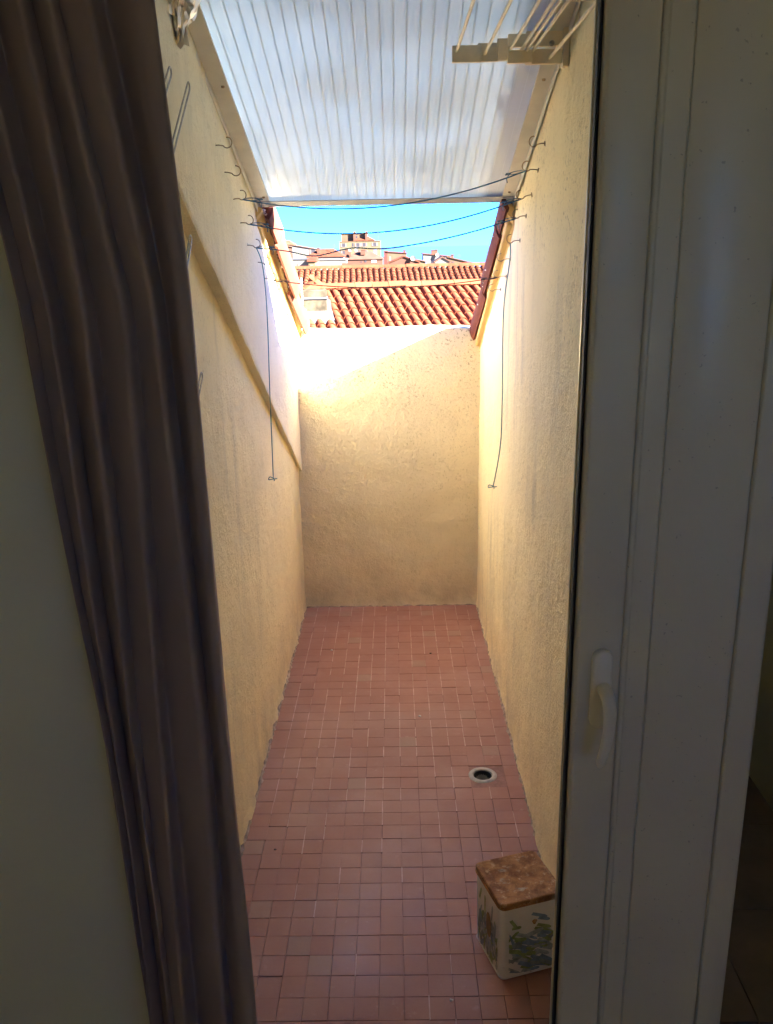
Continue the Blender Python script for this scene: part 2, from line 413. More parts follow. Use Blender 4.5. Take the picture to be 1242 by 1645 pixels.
# wavy mortar bed on top of the end wall, and a ridge of mortar in the floor joints
def ribbon(name, mat, path, w, h, side, parent):
    mb = MB(); path = [Vector(p) for p in path]; side = Vector(side)
    for i, p in enumerate(path):
        a = w * (0.6 + 0.8 * abs(nz(p.x * 23, p.y * 23, 4)) + 0.5 * nz(p.x * 60, p.y * 60, 9)); b = h * (0.7 + 0.9 * nz(p.x * 31, p.y * 31, 8))
        mb.v += [tuple(p), tuple(p + Vector((0, 0, b))), tuple(p + side * a * 0.5 + Vector((0, 0, b * 0.75))), tuple(p + side * a)]
    for i in range(len(path) - 1):
        for k_ in range(3): mb.f.append((i * 4 + k_, i * 4 + k_ + 1, i * 4 + k_ + 5, i * 4 + k_ + 4))
    return kid(mb.build(name, mat, smooth=True, angle=180), parent)
ys = [1.5 + i * 0.012 for i in range(216)]
ribbon('floor_joint_mortar', M_mortar, [(XL - 0.004, y, zf(y) + 0.0005) for y in ys], 0.013, 0.010, (1, 0, 0), lw)
ribbon('floor_joint_mortar', M_mortar, [(XR + 0.004, y, zf(y) + 0.0005) for y in ys], 0.013, 0.010, (-1, 0, 0), rw)
xs_ = [XL + i * 0.012 for i in range(73)]
ribbon('floor_joint_mortar', M_mortar, [(x, YB + 0.003, zf(YB) + 0.0005) for x in xs_], 0.014, 0.008, (0, -1, 0), bw)

# ------------------------------------------------------------------ terrace floor
TW, TD = 0.0577, 0.0655
X0, YT0 = -0.4630, 1.466
NC, NR = 15, 41
DX, DY = 0.272, 2.522                      # drain
def skip(i, j):
    cx, cy = X0 + (i + .5) * TW, YT0 + (j + .5) * TD
    return abs(cx - DX) < TW * 1.0 and abs(cy - DY) < TD * 1.0
Rf = Matrix.Rotation(-math.atan(SL), 4, 'X')
fl = bpy.data.objects.new('terrace_floor', None)
mb = MB()
hole = [(i, j) for i in range(NC) for j in range(NR) if skip(i, j)]
for i in range(-2, NC + 2):
    for j in range(-3, NR + 2):
        if (i, j) in hole: continue
        x, y = X0 + i * TW, YT0 + j * TD
        mb.add([(x, y, zf(y) - 0.004), (x + TW, y, zf(y) - 0.004), (x + TW, y + TD, zf(y + TD) - 0.004), (x, y + TD, zf(y + TD) - 0.004)], [(0, 1, 2, 3)])
fl = tag(mb.build('terrace_floor', M_grout, fix=False), 'terrace floor paved with small dark red tiles', kind='structure')
def tile_vs(w, d, gx, gy):
    hw, hd, b = w / 2 - gx, d / 2 - gy, 0.0004
    v = [(-hw, -hd, -.006), (hw, -hd, -.006), (hw, hd, -.006), (-hw, hd, -.006), (-hw, -hd, -b), (hw, -hd, -b), (hw, hd, -b), (-hw, hd, -b),
         (-hw + b, -hd + b, 0), (hw - b, -hd + b, 0), (hw - b, hd - b, 0), (-hw + b, hd - b, 0)]
    f = [(8, 9, 10, 11)]
    for a in (0, 4): f += [(a + i, a + (i + 1) % 4, a + 4 + (i + 1) % 4, a + 4 + i) for i in range(4)]
    return v, f
variants = []
for q in range(5):
    v, f = tile_vs(TW, TD, random.uniform(.0004, .0008), random.uniform(.0004, .0007))
    variants.append((v, f, MB().add(v, f).mesh('tile', M_tile)))
far = MB(); cnt = 0
for j in range(NR):
    for i in range(NC):
        if (i, j) in hole: continue
        x, y = X0 + (i + .5) * TW, YT0 + (j + .5) * TD
        v, f, me = random.choice(variants)
        jit = random.gauss(0, .00035)
        MW = Matrix.Translation((x + random.gauss(0, .0004), y + random.gauss(0, .0004), zf(y) + jit)) @ Rf @ Matrix.Rotation(random.gauss(0, .004), 4, 'X') @ Matrix.Rotation(random.gauss(0, .003), 4, 'Y') @ Matrix.Rotation(random.gauss(0, .006), 4, 'Z')
        if cnt < 298:
            put('tile', me, fl, MW); cnt += 1
        else: far.add([MW @ Vector(p) for p in v], f)
tag(far.build('tiles', M_tile, fl), kind='stuff')
# pale mortar left standing in many of the lengthwise joints
M_pale = plain('pale_joint_filler', (0.66, 0.46, 0.38), 0.95, 0.35, 30)
mb = MB(); random.seed(31)
for i in range(1, NC):
    for j in range(NR):
        if (i, j) in hole or (i - 1, j) in hole: continue
        far_ = interp(j, [0, 8, 14, 22, NR], [0.10, 0.12, 0.40, 0.92, 0.85]) * (0.55 + 0.6 * (0.5 + nz(i * .7, j * .16, 5)))
        if random.random() < far_:
            x, y0_, y1_ = X0 + i * TW, YT0 + j * TD + random.uniform(-.004, .004), YT0 + (j + 1) * TD + random.uniform(-.004, .004); w_ = random.uniform(.0010, .0019)
            mb.add([(x - w_, y0_, zf(y0_) + .0001), (x + w_, y0_, zf(y0_) + .0001), (x + w_ * .8, y1_, zf(y1_) + .0001), (x - w_ * .8, y1_, zf(y1_) + .0001), (x - w_, y0_, zf(y0_) - .004), (x + w_, y0_, zf(y0_) - .004), (x + w_ * .8, y1_, zf(y1_) - .004), (x - w_ * .8, y1_, zf(y1_) - .004)], [(0, 1, 2, 3), (0, 4, 5, 1), (1, 5, 6, 2), (2, 6, 7, 3), (3, 7, 4, 0)])
tag(mb.build('joint_filler', M_pale, fl), kind='stuff')
# drain: square mortar patch with a round hole, pipe and ring
hx0 = min(X0 + i * TW for i, j in hole); hx1 = max(X0 + (i + 1) * TW for i, j in hole)
hy0 = min(YT0 + j * TD for i, j in hole); hy1 = max(YT0 + (j + 1) * TD for i, j in hole)
mb = MB(); seg = 48
for k_ in range(seg):
    an = 2 * math.pi * k_ / seg; c, s = math.cos(an), math.sin(an)
    t = min(((hx1 - DX) if c > 0 else (hx0 - DX)) / c if abs(c) > 1e-6 else 9, ((hy1 - DY) if s > 0 else (hy0 - DY)) / s if abs(s) > 1e-6 else 9)
    y1, y2 = DY + s * t, DY + s * 0.037
    t += 0.004; y1 = DY + s * t
    mb.v += [(DX + c * t, y1, zf(y1) - 0.0030), (DX + c * lerp(t, .037, .5), DY + s * lerp(t, .037, .5), zf(DY + s * lerp(t, .037, .5)) - 0.0016 + .0012 * nz(c * 5, s * 5, 1)), (DX + c * .037, y2, zf(y2) - 0.001)]
for k_ in range(seg):
    a, b = k_ * 3, ((k_ + 1) % seg) * 3
    mb.f += [(a, b, b + 1, a + 1), (a + 1, b + 1, b + 2, a + 2)]
M_patch = plain('reddish_mortar_patch', (0.36, 0.19, 0.15), 0.9, 0.3, 40, 0.4, 250)
mb.build('mortar_patch', M_patch, fl, smooth=True)
dr = thing('floor_drain', 'round open floor drain with a pale plastic ring', 'drain', (DX, DY, zf(DY)))
mb = MB(); mb.lathe([(0.0305, -0.10), (0.0305, -0.002), (0.032, 0.0015), (0.036, 0.0028), (0.044, 0.0022), (0.0475, -0.001), (0.0475, -0.006)], seg=48, M=Rf)
mb.build('ring', M_drain, dr, smooth=True)
mb = MB(); mb.lathe([(0.0300, -0.004), (0.0298, -0.045), (0.0, -0.046)], seg=32); mb.build('pipe', M_pipe, dr, smooth=True)

# ------------------------------------------------------------------ roof tiles
def barrel(r0, r1, L, th=0.012, seg=8, arc=R(172), tilt=0.0):
    """half-round clay tile; +Y runs up the slope, r0 at the low end"""
    mb = MB()
    for e, (y, r) in enumerate(((0, r0), (L, r1))):
        for rr in (r, r - th):
            for k_ in range(seg + 1):
                a = math.pi / 2 + tilt - arc / 2 + arc * k_ / seg
                mb.v.append((rr * math.cos(a), y, rr * math.sin(a)))
    n = seg + 1
    for k_ in range(seg):
        mb.f += [(k_, k_ + 1, 2 * n + k_ + 1, 2 * n + k_), (n + k_, 3 * n + k_, 3 * n + k_ + 1, n + k_ + 1), (k_, n + k_, n + k_ + 1, k_ + 1), (2 * n + k_, 2 * n + k_ + 1, 3 * n + k_ + 1, 3 * n + k_)]
    for k_ in (0, seg): mb.f.append((k_, 2 * n + k_, 3 * n + k_, n + k_))
    return mb
ME_verge = barrel(0.098, 0.082, 0.52, 0.014, 10).mesh('verge_tile', M_clay_side, True)
ME_verge.set_sharp_from_angle(angle=R(45))
ME_edge, ME_first = {}, {}
for sg in (-1, 1):     # outermost tiles roll over the wall edge on their terrace side
    ME_edge[sg] = barrel(0.088 if sg < 0 else 0.080, 0.076 if sg < 0 else 0.070, 0.52, 0.014, 11, R(178), -sg * R(38)).mesh('edge_tile', M_clay_side, True); ME_edge[sg].set_sharp_from_angle(angle=R(45))
    ME_first[sg] = barrel(0.088 if sg < 0 else 0.080, 0.080 if sg < 0 else 0.074, 0.235, 0.014, 11, R(178), -sg * R(38)).mesh('edge_tile', M_clay_side, True); ME_first[sg].set_sharp_from_angle(angle=R(45))

def side_roof(name_label, sgn, xw, zt, slope, ends, ov):
    root = thing('tiled_roof', name_label, 'roof', (xw, 1.0, zt(1.0)))
    ang = math.atan(slope)
    # local frame: +Y up slope means towards the house (-Y world): rotate 180 deg about Z
    for c in range(6):
        x = xw + sgn * (ov + 0.215 * c)
        for q in range(9):
            y = ends[-1] - 0.425 * q + (random.uniform(-.015, .015) if q or c else 0)
            if c == 0 and q < len(ends): y = ends[len(ends) - 1 - q]
            if y < (3.1 if c == 0 else (1.35 if sgn < 0 else 2.7)): break
            MW = Matrix.Translation((x + random.gauss(0, .004), y, zt(y) + (0.082 if c == 0 else 0.050))) @ Matrix.Rotation(math.pi + random.gauss(0, .012), 4, 'Z') @ Matrix.Rotation(ang - 0.035, 4, 'X') @ Matrix.Rotation(random.gauss(0, .03), 4, 'Y')
            o = put('tile', (ME_edge[sgn] if y > 3.4 else ME_first[sgn]) if c == 0 else ME_verge, root); o.matrix_local = Matrix.Translation(-root.location) @ MW
    # pan tiles under the covers
    mb = MB()
    for c in range(5):
        x = xw + sgn * (ov + 0.107 + 0.215 * c)
        for q in range(9):
            y = ends[-1] - 0.02 - 0.425 * q
            if y < (1.35 if sgn < 0 else 2.7): break
            b = barrel(0.094, 0.094, 0.5, 0.012, 6)
            MW = Matrix.Translation((x, y, zt(y) + 0.115)) @ Matrix.Rotation(math.pi, 4, 'Z') @ Matrix.Rotation(ang - 0.03, 4, 'X') @ Matrix.Rotation(math.pi, 4, 'Y')
            mb.add([MW @ Vector(p) for p in b.v], b.f)
    o = tag(kid(mb.build('pan_tiles', M_clay_side, smooth=True, angle=45), root), kind='stuff')
    mb = MB(); ya, yb_ = 1.30, YB + 0.10
    x1, x2 = (xw + sgn * 0.012, xw + sgn * 1.6)
    mb.prism([(ya, zt(ya) - 0.07), (ya, zt(ya) + 0.014), (yb_, zt(yb_) + 0.014), (yb_, zt(yb_) - 0.07)], min(x1, x2), max(x1, x2))
    kid(mb.build('roof_deck', M_mortar_white), root)
    mb = MB(); xa, xb = sorted((xw + sgn * -0.022, xw + sgn * 0.15)); ye = ends[-1] - 0.006
    mb.prism([(3.02, zt(3.02) + 0.004), (3.02, zt(3.02) + 0.074), (ye, zt(ye) + 0.074), (ye, zt(ye) + 0.004)], xa, xb)
    kid(mb.build('mortar_bed', M_fillet, bevel=0.006), root)
    # yellow mortar fillet swelling out from the wall up to the tiles
    mb = MB(); prof = [(0.03, -0.012), (0.0, -0.004), (-0.006, 0.012), (-0.018, 0.030), (-0.030, 0.042), (-0.034, 0.052), (0.0, 0.060), (0.05, 0.060)]
    n = 150
    for i in range(n + 1):
        y = lerp(3.0, ends[-1] + 0.03, i / n)
        for a, (dx, dz) in enumerate(prof):
            w_ = nz(y * 7, a * .4, 3) * .006 + nz(y * 26, a, 6) * .003
            mb.v.append((xw + sgn * (dx + (w_ if a > 1 else 0)), y, zt(y) + dz + (nz(y * 19, a, 12) * .006 if a in (4, 5) else 0)))
    m_ = len(prof)
    for i in range(n):
        for a in range(m_ - 1): mb.f.append((i * m_ + a, i * m_ + a + 1, (i + 1) * m_ + a + 1, (i + 1) * m_ + a))
    mb.f += [tuple(range(m_)), tuple(n * m_ + a for a in range(m_))]
    kid(mb.build('mortar_fillet', M_fillet, smooth=True, angle=70), root)
    # ragged pale mortar squeezed out under the tile edge
    mb = MB()
    for i in range(int((ends[-1] - 3.02) / 0.022)):
        y = 3.02 + i * 0.022 + random.uniform(-.006, .006); s = random.uniform(.006, .013)
        c = Vector((xw + sgn * (-0.030 + random.uniform(-.008, .012)), y, zt(y) + 0.057 + random.uniform(-.005, .005)))
        P = [c + Vector((dx * s * random.uniform(.6, 1.2), dy * s * random.uniform(.8, 1.8), dz * s * .7)) for dx, dy, dz in ((1, 0, 0), (-1, 0, 0), (0, 1, 0), (0, -1, 0), (0, 0, 1), (0, 0, -1))]
        mb.add(P, [(0, 2, 4), (2, 1, 4), (1, 3, 4), (3, 0, 4), (2, 0, 5), (1, 2, 5), (3, 1, 5), (0, 3, 5)])
    tag(kid(mb.build('mortar_crumbs', M_mortar_white, smooth=True, angle=180), root), kind='stuff')
    return root
side_roof('red barrel tile roof edge in full sun above the left terrace wall', -1, XL + 0.012, zl, 0.45, [3.25, 3.68, 4.10], 0.014)
side_roof('shaded pinkish barrel tile roof edge above the right terrace wall', 1, XR, zr, 0.48, [3.20, 3.62, 4.085], 0.034)

# ------------------------------------------------------------------ the room behind the camera
def struct(name, mb, mat, **k_): return tag(mb.build(name, mat, **k_), kind='structure')
RX0, RX1, RY0 = -1.7, 1.9, -2.4
mb = MB(); mb.box(RX0 - .15, RX1 + .15, RY0 - .15, 1.40, -0.12, 0.0); mb.box(0.57, 1.2, 1.402, 2.7, -0.12, -0.001)
struct('room_floor', mb, M_room_floor)
fl_room = bpy.data.objects['room_floor']
ME_rt = MB().add(*[x for x in (lambda v, f: (v, f))(*tile_vs(0.33, 0.33, 0.002, 0.002))]).mesh('tile', M_room_floor)
for i in range(2):
    for j in range(4):
        put('tile', ME_rt, fl_room, Matrix.Translation((0.755 + 0.165 - 0.33 * (1 - i) + 0.0, 1.464 + 0.165 + 0.33 * (j - 1), 0.003)))
mb = MB(); mb.box(RX0 - .15, RX1 + .15, RY0 - .15, 1.34, 2.45, 2.6); struct('ceiling', mb, M_room)
mb = MB(); mb.box(RX0 - .15, XL + 0.045, 1.31, 1.44, 0.001, 2.449); mb.box(XL + 0.046, RX1 + .15, 1.33, 1.455, 2.12, 2.448); struct('wall_front', mb, M_room)
BX0, BX1, BZ0, BZ1 = 1.05, 1.72, 1.05, 1.9  # unseen rear window, added and sized to bring sun and sky into the room
mb = MB(); mb.box(RX0 - .15, BX0, RY0 - .15, RY0, 0.001, 2.449); mb.box(BX1, RX1 + .15, RY0 - .15, RY0, 0.001, 2.449)
mb.box(BX0 + .001, BX1 - .001, RY0 - .15, RY0, 0.001, BZ0); mb.box(BX0 + .001, BX1 - .001, RY0 - .15, RY0, BZ1, 2.449)
wb = struct('wall_back', mb, M_room); t = 0.05; mb = MB()
for (a, b, c, d) in ((BX0, BX0 + t, BZ0, BZ1), (BX1 - t, BX1, BZ0, BZ1), (BX0 + t, BX1 - t, BZ0, BZ0 + t), (BX0 + t, BX1 - t, BZ1 - t, BZ1), ((BX0 + BX1) / 2 - t / 2, (BX0 + BX1) / 2 + t / 2, BZ0 + t, BZ1 - t)):
    mb.box(a, b, RY0 - .10, RY0 - .04, c, d)
mb.build('added_window_frame', M_pvc, wb)
mb = MB(); mb.box(RX1, RX1 + .15, RY0 + .001, 1.45, 0.001, 2.449); mb.prism([(1.31, 0.001), (1.31, 2.11), (1.46, 2.11), (2.70, zr(2.7) - .08), (2.70, 0.001)], 1.085, 1.2); mb.box(1.201, RX1 - .001, 1.33, 1.45, 0.001, 2.11)
struct('wall_right', mb, M_room)
mb = MB(); mb.prism([(0.57, 0.001), (1.084, 0.001), (1.084, 1.70), (0.57, 1.70)], 2.60, 2.70, 'y'); struct('alcove_wall', mb, M_room)
mb = MB(); mb.box(RX0 - .15, RX0, RY0 + .001, 1.309, 0.001, 2.449); struct('wall_left', mb, M_room)

# ------------------------------------------------------------------ awning
aw = thing('awning', 'milky ribbed polycarbonate awning sloping down over the terrace', 'awning', (0, 1.47, zaw(1.47)))
YA0, YA1 = 1.47, 3.0
XA0, XA1 = XL + 0.035, XR - 0.004
def inv(o): return kid(o, aw)
mb = MB(); H_ = 0.011
for z_ in (0, H_):
    mb.add([(XA0, YA0, zaw(YA0) + z_), (XA1, YA0, zaw(YA0) + z_), (XA1, YA1, zaw(YA1) + z_), (XA0, YA1, zaw(YA1) + z_)], [(0, 1, 2, 3)])
inv(mb.build('twin_wall_sheet', M_poly, fix=False))
n = 28
M_rib = plain('polycarbonate_rib', (0.62, 0.71, 0.75), 0.5, 0.05)
ME_rib = None
for i in range(1, n):
    x = lerp(XA0, XA1, i / n)
    if ME_rib is None:
        r_ = MB(); r_.prism([(YA0, zaw(YA0) - .0002), (YA1, zaw(YA1) - .0002), (YA1, zaw(YA1) + H_ - .0006), (YA0, zaw(YA0) + H_ - .0006)], -0.0008, 0.0008); ME_rib = r_.mesh('rib', M_rib)
    o = put('rib', ME_rib, aw); o.matrix_parent_inverse = Matrix.Translation(-aw.location); o.location = (x, 0, 0)
# aluminium edge strips: angle along each wall, channel along the lower edge
def strip(name, x0, x1, zlo, zhi, mat, y1=YA1 + .012):
    mb = MB(); mb.prism([(YA0, zaw(YA0) + zlo), (y1, zaw(y1) + zlo), (y1, zaw(y1) + zhi), (YA0, zaw(YA0) + zhi)], x0, x1); return inv(mb.build(name, mat, bevel=0.0008))
strip('edge_strip', XA0 - 0.003, XA0 + 0.040, -0.006, -0.001, M_alu); strip('wall_flange', XA0 - 0.006, XA0 - 0.0032, -0.026, 0.030, M_alu)
strip('edge_strip', XA1 - 0.038, XA1, -0.006, -0.001, M_alu); strip('wall_flange', XA1 + 0.0005, XA1 + 0.003, -0.026, 0.030, M_alu)
mb = MB(); mb.prism([(YA1 - 0.030, zaw(YA1 - .03) - 0.0085), (YA1 + 0.010, zaw(YA1 + .01) - 0.0085), (YA1 + 0.010, zaw(YA1 + .01) + 0.016), (YA1 + 0.006, zaw(YA1) + 0.016), (YA1 + 0.006, zaw(YA1) - 0.0045), (YA1 - 0.030, zaw(YA1 - .03) - 0.0065)], XA0 + 0.003, XA1 - 0.003)
inv(mb.build('front_channel', M_alu_grey))
for x in (XA0 + 0.026, XA1 - 0.020):
    for y in (1.72, 2.33, 2.94):
        mb = MB(); mb.lathe([(0, -0.0045), (0.003, -0.004), (0.0045, -0.002), (0.0045, 0.001)], (x, y, zaw(y) - 0.006), 10); inv(mb.build('screw', M_brass, smooth=True))

# ------------------------------------------------------------------ screw hooks
def hook_mesh():
    # shank leaves the wall along +X, then a question-mark curl
    mb = MB(); pts = [(0, 0, 0), (0.010, 0, 0.0005), (0.020, 0, -0.001)]
    cx, cz, r = 0.032, 0.006, 0.0125
    for k_ in range(0, 15):
        a = R(215 + k_ * 17.5); pts.append((cx + r * math.cos(a), 0, cz + r * math.sin(a)))
    mb.tube(smoothpath(pts, 2), 0.0015, 6); mb.tube([(0, 0, -0.006), (0, 0, 0.006)], 0.0018, 6)
    return mb.mesh('screw_hook', M_brass, True)
ME_hook = hook_mesh()
HL = [(2.388, 1.854), (2.488, 1.798), (2.599, 1.734), (2.705, 1.674), (2.825, 1.612), (3.03, 1.558), (3.17, 1.500), (3.30, 1.459)]
HR = [(2.425, 1.846), (2.519, 1.789), (2.622, 1.732), (2.720, 1.678), (2.838, 1.610), (3.058, 1.552), (3.157, 1.492), (3.312, 1.440)]
ordn = ['first', 'second', 'third', 'fourth', 'fifth', 'sixth', 'seventh', 'eighth']
hl, hr = [], []
for i, (y, z) in enumerate(HL):
    o = put('screw_hook', ME_hook); o.location = (XL + e_(y) - 0.002, y * 0.985, 1.6 + (z - 1.6) * 0.985); o.rotation_euler = (random.gauss(0, .12), random.gauss(0, .1), R(random.uniform(-22, 12)))
    tag(o, f'small metal screw hook in the left wall, {ordn[i]} from the top', 'hook', 'screw hooks along the left wall'); hl.append(o)
for i, (y, z) in enumerate(HR):
    o = put('screw_hook', ME_hook); o.location = (XR - 0.001, y, z); o.rotation_euler = (random.gauss(0, .12), random.gauss(0, .1), R(180 + random.uniform(-12, 22)))
    tag(o, f'small metal screw hook in the right wall, {ordn[i]} from the top', 'hook', 'screw hooks along the right wall'); hr.append(o)
bpy.context.view_layer.update()
def tip(o): return o.matrix_world @ Vector((0.032, 0, -0.0055))

# ------------------------------------------------------------------ clothes lines
def line(a, b, sag, mat, label, wob=0.0, knots=True, dip=None):
    A, B = tip(a), tip(b); root = thing('clothes_line', label, 'clothes line', A)
    pts = []
    for i in range(61):
        t = i / 60; p = A.lerp(B, t); s = 4 * t * (1 - t)
        p.z -= sag * s
        if dip: p.z -= dip[1] * math.exp(-((t - dip[0]) / 0.07) ** 2) - dip[1] * 0.8 * math.exp(-((t - dip[0] - 0.16) / 0.07) ** 2)
        p.z += wob * math.sin(t * 17) * s; p.y += 0.004 * math.sin(t * 5) * s
        pts.append(p)
    mb = MB(); mb.tube(pts, 0.0019, 6); kid(mb.build('cord', mat, smooth=True), root)
    for E_, d in ((A, (B - A).normalized()), (B, (A - B).normalized())):
        K = E_ + d * 0.045 + Vector((0, 0, -0.004)); mb = MB()
        # loop round the hook and a wrapped knot
        side = Vector((0, 1, 0)); lp = []
        for q in range(13):
            a_ = 2 * math.pi * q / 12; lp.append(E_.lerp(K, 0.5 - 0.5 * math.cos(a_)) + side * 0.007 * math.sin(a_) + Vector((0, 0, 0.004 * math.sin(a_))))
        mb.tube(lp, 0.0011, 6); kn = []
        for q in range(25):
            a_ = 2 * math.pi * q / 6; kn.append(K + d * (0.0006 * q - 0.004) + side * 0.0028 * math.cos(a_) + Vector((0, 0, 0.0028 * math.sin(a_))))
        mb.tube(kn, 0.0012, 5); mb.tube([K, K + d * 0.006 + Vector((0, 0.006, -0.012)), K + d * 0.004 + Vector((0, 0.009, -0.022))], 0.0014, 5)
        kid(mb.build('knot', mat, smooth=True), root)
    return root
line(hl[2], hr[1], 0.055, M_cord, 'topmost of the blue clothes lines, just under the awning edge')
line(hl[3], hr[2], 0.055, M_cord, 'blue clothes line sagging across the sky below the topmost one')
line(hl[4], hr[3], 0.045, M_cord, 'lowest blue clothes line, kinked, crossing in front of the town', 0.0, True, (0.22, 0.012))
line(hl[6], hr[6], 0.030, M_cord_old, 'thin brown clothes line crossing in front of the tiled roof')

def dangle(pts, mat, label, seed):
    root = thing('hanging_cord', label, 'cord', pts[0]); mb = MB(); P = smoothpath(pts, 8); mb.tube(P, 0.0017, 6); kid(mb.build('cord', mat, smooth=True), root)
    e = Vector(P[-1]); mb = MB(); random.seed(seed)
    mb.tube(smoothpath([e + Vector((0.013, 0, 0.001)), e, e + Vector((-0.016, 0.004, -0.003)), e + Vector((-0.012, 0.006, 0.006)), e + Vector((0.002, 0, 0.001)), e + Vector((0.003, -0.003, -0.006))], 4), 0.0016, 5)
    kid(mb.build('knot', mat, smooth=True), root)
T_ = tip(hl[4]); dangle([T_, T_ + Vector((0.012, .03, -0.06)), (-0.408, 2.88, 1.40), (-0.411, 2.86, 1.15), (-0.411, 2.84, 0.98), (-0.412, 2.83, 0.86)], M_cord_teal, 'thin cord hanging straight down in front of the left wall', 3)
T_ = tip(hr[4]); dangle([T_, T_ + Vector((0, .0, -0.05)), (0.346, 2.80, 1.40), (0.347, 2.80, 1.15), (0.346, 2.80, 1.00), (0.343, 2.85, 0.90), (0.336, 2.92, 0.795)], M_cord_teal, 'blue cord hanging down the right wall and curling at its end', 4)

# ------------------------------------------------------------------ hairpin wire holders on the left wall
def hairpin(top, bot, label):
    top, bot = Vector(top), Vector(bot); d = (top - bot).normalized(); n_ = Vector((1, 0, 0)).cross(d).normalized(); w = 0.0085
    mb = MB(); pts = [bot + n_ * w, top - d * w * 2 + n_ * w]
    for k_ in range(7):
        a = math.pi * k_ / 6; pts.append(top - d * w * 1.2 + n_ * w * math.cos(a) + d * w * 1.2 * math.sin(a))
    pts += [top - d * w * 2 - n_ * w, bot - n_ * w]
    mb.tube(pts, 0.0018, 6); mb.tube([bot + n_ * w, bot + n_ * w - Vector((.03, 0, 0))], 0.0018, 6); mb.tube([bot - n_ * w, bot - n_ * w - Vector((.03, 0, 0))], 0.0018, 6)
    tag(mb.build('wire_holder', M_steel, smooth=True), label, 'wire holder', 'hairpin wire holders on the left wall')
hairpin((XL + .058, 1.955, 1.925), (XL + .05, 1.78, 1.775), 'long hairpin wire holder on the left wall below the foil bundle')
hairpin((XL + .058, 1.80, 1.925), (XL + .05, 1.65, 1.80), 'short visible tip of a hairpin wire beside the curtain edge')
hairpin((XL + .020, 2.03, 1.630), (XL + .015, 1.93, 1.525), 'hairpin wire holder just under the slanting wall ledge')
hairpin((XL + .020, 2.03, 1.326), (XL + .015, 1.90, 1.22), 'lowest hairpin wire holder on the left wall')

# ------------------------------------------------------------------ foil bundle
ft = thing('foil_bundle', 'crumpled aluminium foil bundle hanging at the top of the left wall', 'foil', (-0.424, 1.985, 2.112))
bm = bmesh.new(); bmesh.ops.create_icosphere(bm, subdivisions=4, radius=1.0)
for v in bm.verts:
    p = v.co.copy(); a = p * 2.4
    r_ = 1 + 0.30 * noise.noise(a) + 0.22 * abs(noise.noise(a * 2.3)) - 0.16 * abs(noise.noise(a * 4.1 + Vector((3, 1, 2))))
    taper = 1.0 if p.z > -0.1 else max(0.35, 1 + 0.75 * (p.z + 0.1))
    v.co = Vector((p.x * r_ * 0.046 * taper, p.y * r_ * 0.085 * taper, p.z * r_ * 0.100))
bmesh.ops.dissolve_limit(bm, angle_limit=R(7), verts=bm.verts, edges=bm.edges); bmesh.ops.triangulate(bm, faces=bm.faces)
me = bpy.data.meshes.new('crumpled_foil'); bm.to_mesh(me); bm.free(); me.materials.append(M_foil)
put('crumpled_foil', me, ft)
mb = MB(); mb.add([(-.014, -.004, -.082), (.012, -.008, -.080), (.015, .004, -.112), (.004, .002, -.108), (-.004, .004, -.116), (-.015, -.002, -.106), (0, .006, -.085)], [(0, 1, 2, 3, 4, 5), (1, 6, 2), (6, 0, 5)])
mb.build('twisted_end', M_foil, ft)
mb = MB(); mb.tube([(0, 0, .06), (-.02, 0, .11), (-.045, 0, .12)], 0.012, 8); mb.build('bracket', M_alu, ft, smooth=True)

# ------------------------------------------------------------------ folding drying rack on the right wall
rk = thing('drying_rack', 'beige wall drying rack with stepped arms and cream rods under the awning', 'drying rack', (XR, 2.15, 2.0))
def rkid(o): return kid(o, rk)
ZR = 1.985
for yy in (2.15, 1.62):
    a = zaw(yy) - zaw(2.15) if yy < 2 else 0
    for (x0, x1, z0, z1, dy) in ((0.140, 0.205, 2.000, 2.034, 0.0), (0.198, 0.246, 2.003, 2.040, 0.012), (0.240, 0.272, 2.002, 2.046, 0.0), (0.262, 0.316, 1.994, 2.020, -0.012), (0.262, 0.316, 2.026, 2.052, -0.012), (0.304, 0.384, 1.994, 2.024, 0.004), (0.304, 0.384, 2.030, 2.060, 0.004)):
        mb = MB(); mb.box(x0, x1, yy - 0.007 + dy, yy + 0.007 + dy, z0 - .012, z1 - .012); rkid(mb.build('arm_slat', M_beige, bevel=0.0015))
    mb = MB(); mb.box(0.384, 0.398, yy - 0.014, yy + 0.02, 1.975, 2.055); rkid(mb.build('wall_plate', M_beige, bevel=0.002))
    mb = MB(); mb.lathe([(0, .006), (.004, .005), (.006, .001), (.006, -.004)], (0.360, yy - 0.008, 2.022), 12, Matrix.Rotation(R(90), 4, 'X')); rkid(mb.build('pivot_bolt', M_steel, smooth=True))
for (x, z) in ((0.150, 2.014), (0.214, 2.010), (0.266, 2.012), (0.293, 2.014), (0.302, 2.010), (0.318, 2.012), (0.356, 1.997)):
    mb = MB(); mb.tube([(x, 2.16, z - .004), (x, 1.60, z - .004)], 0.0035, 8); rkid(mb.build('rod', M_rod, smooth=True))

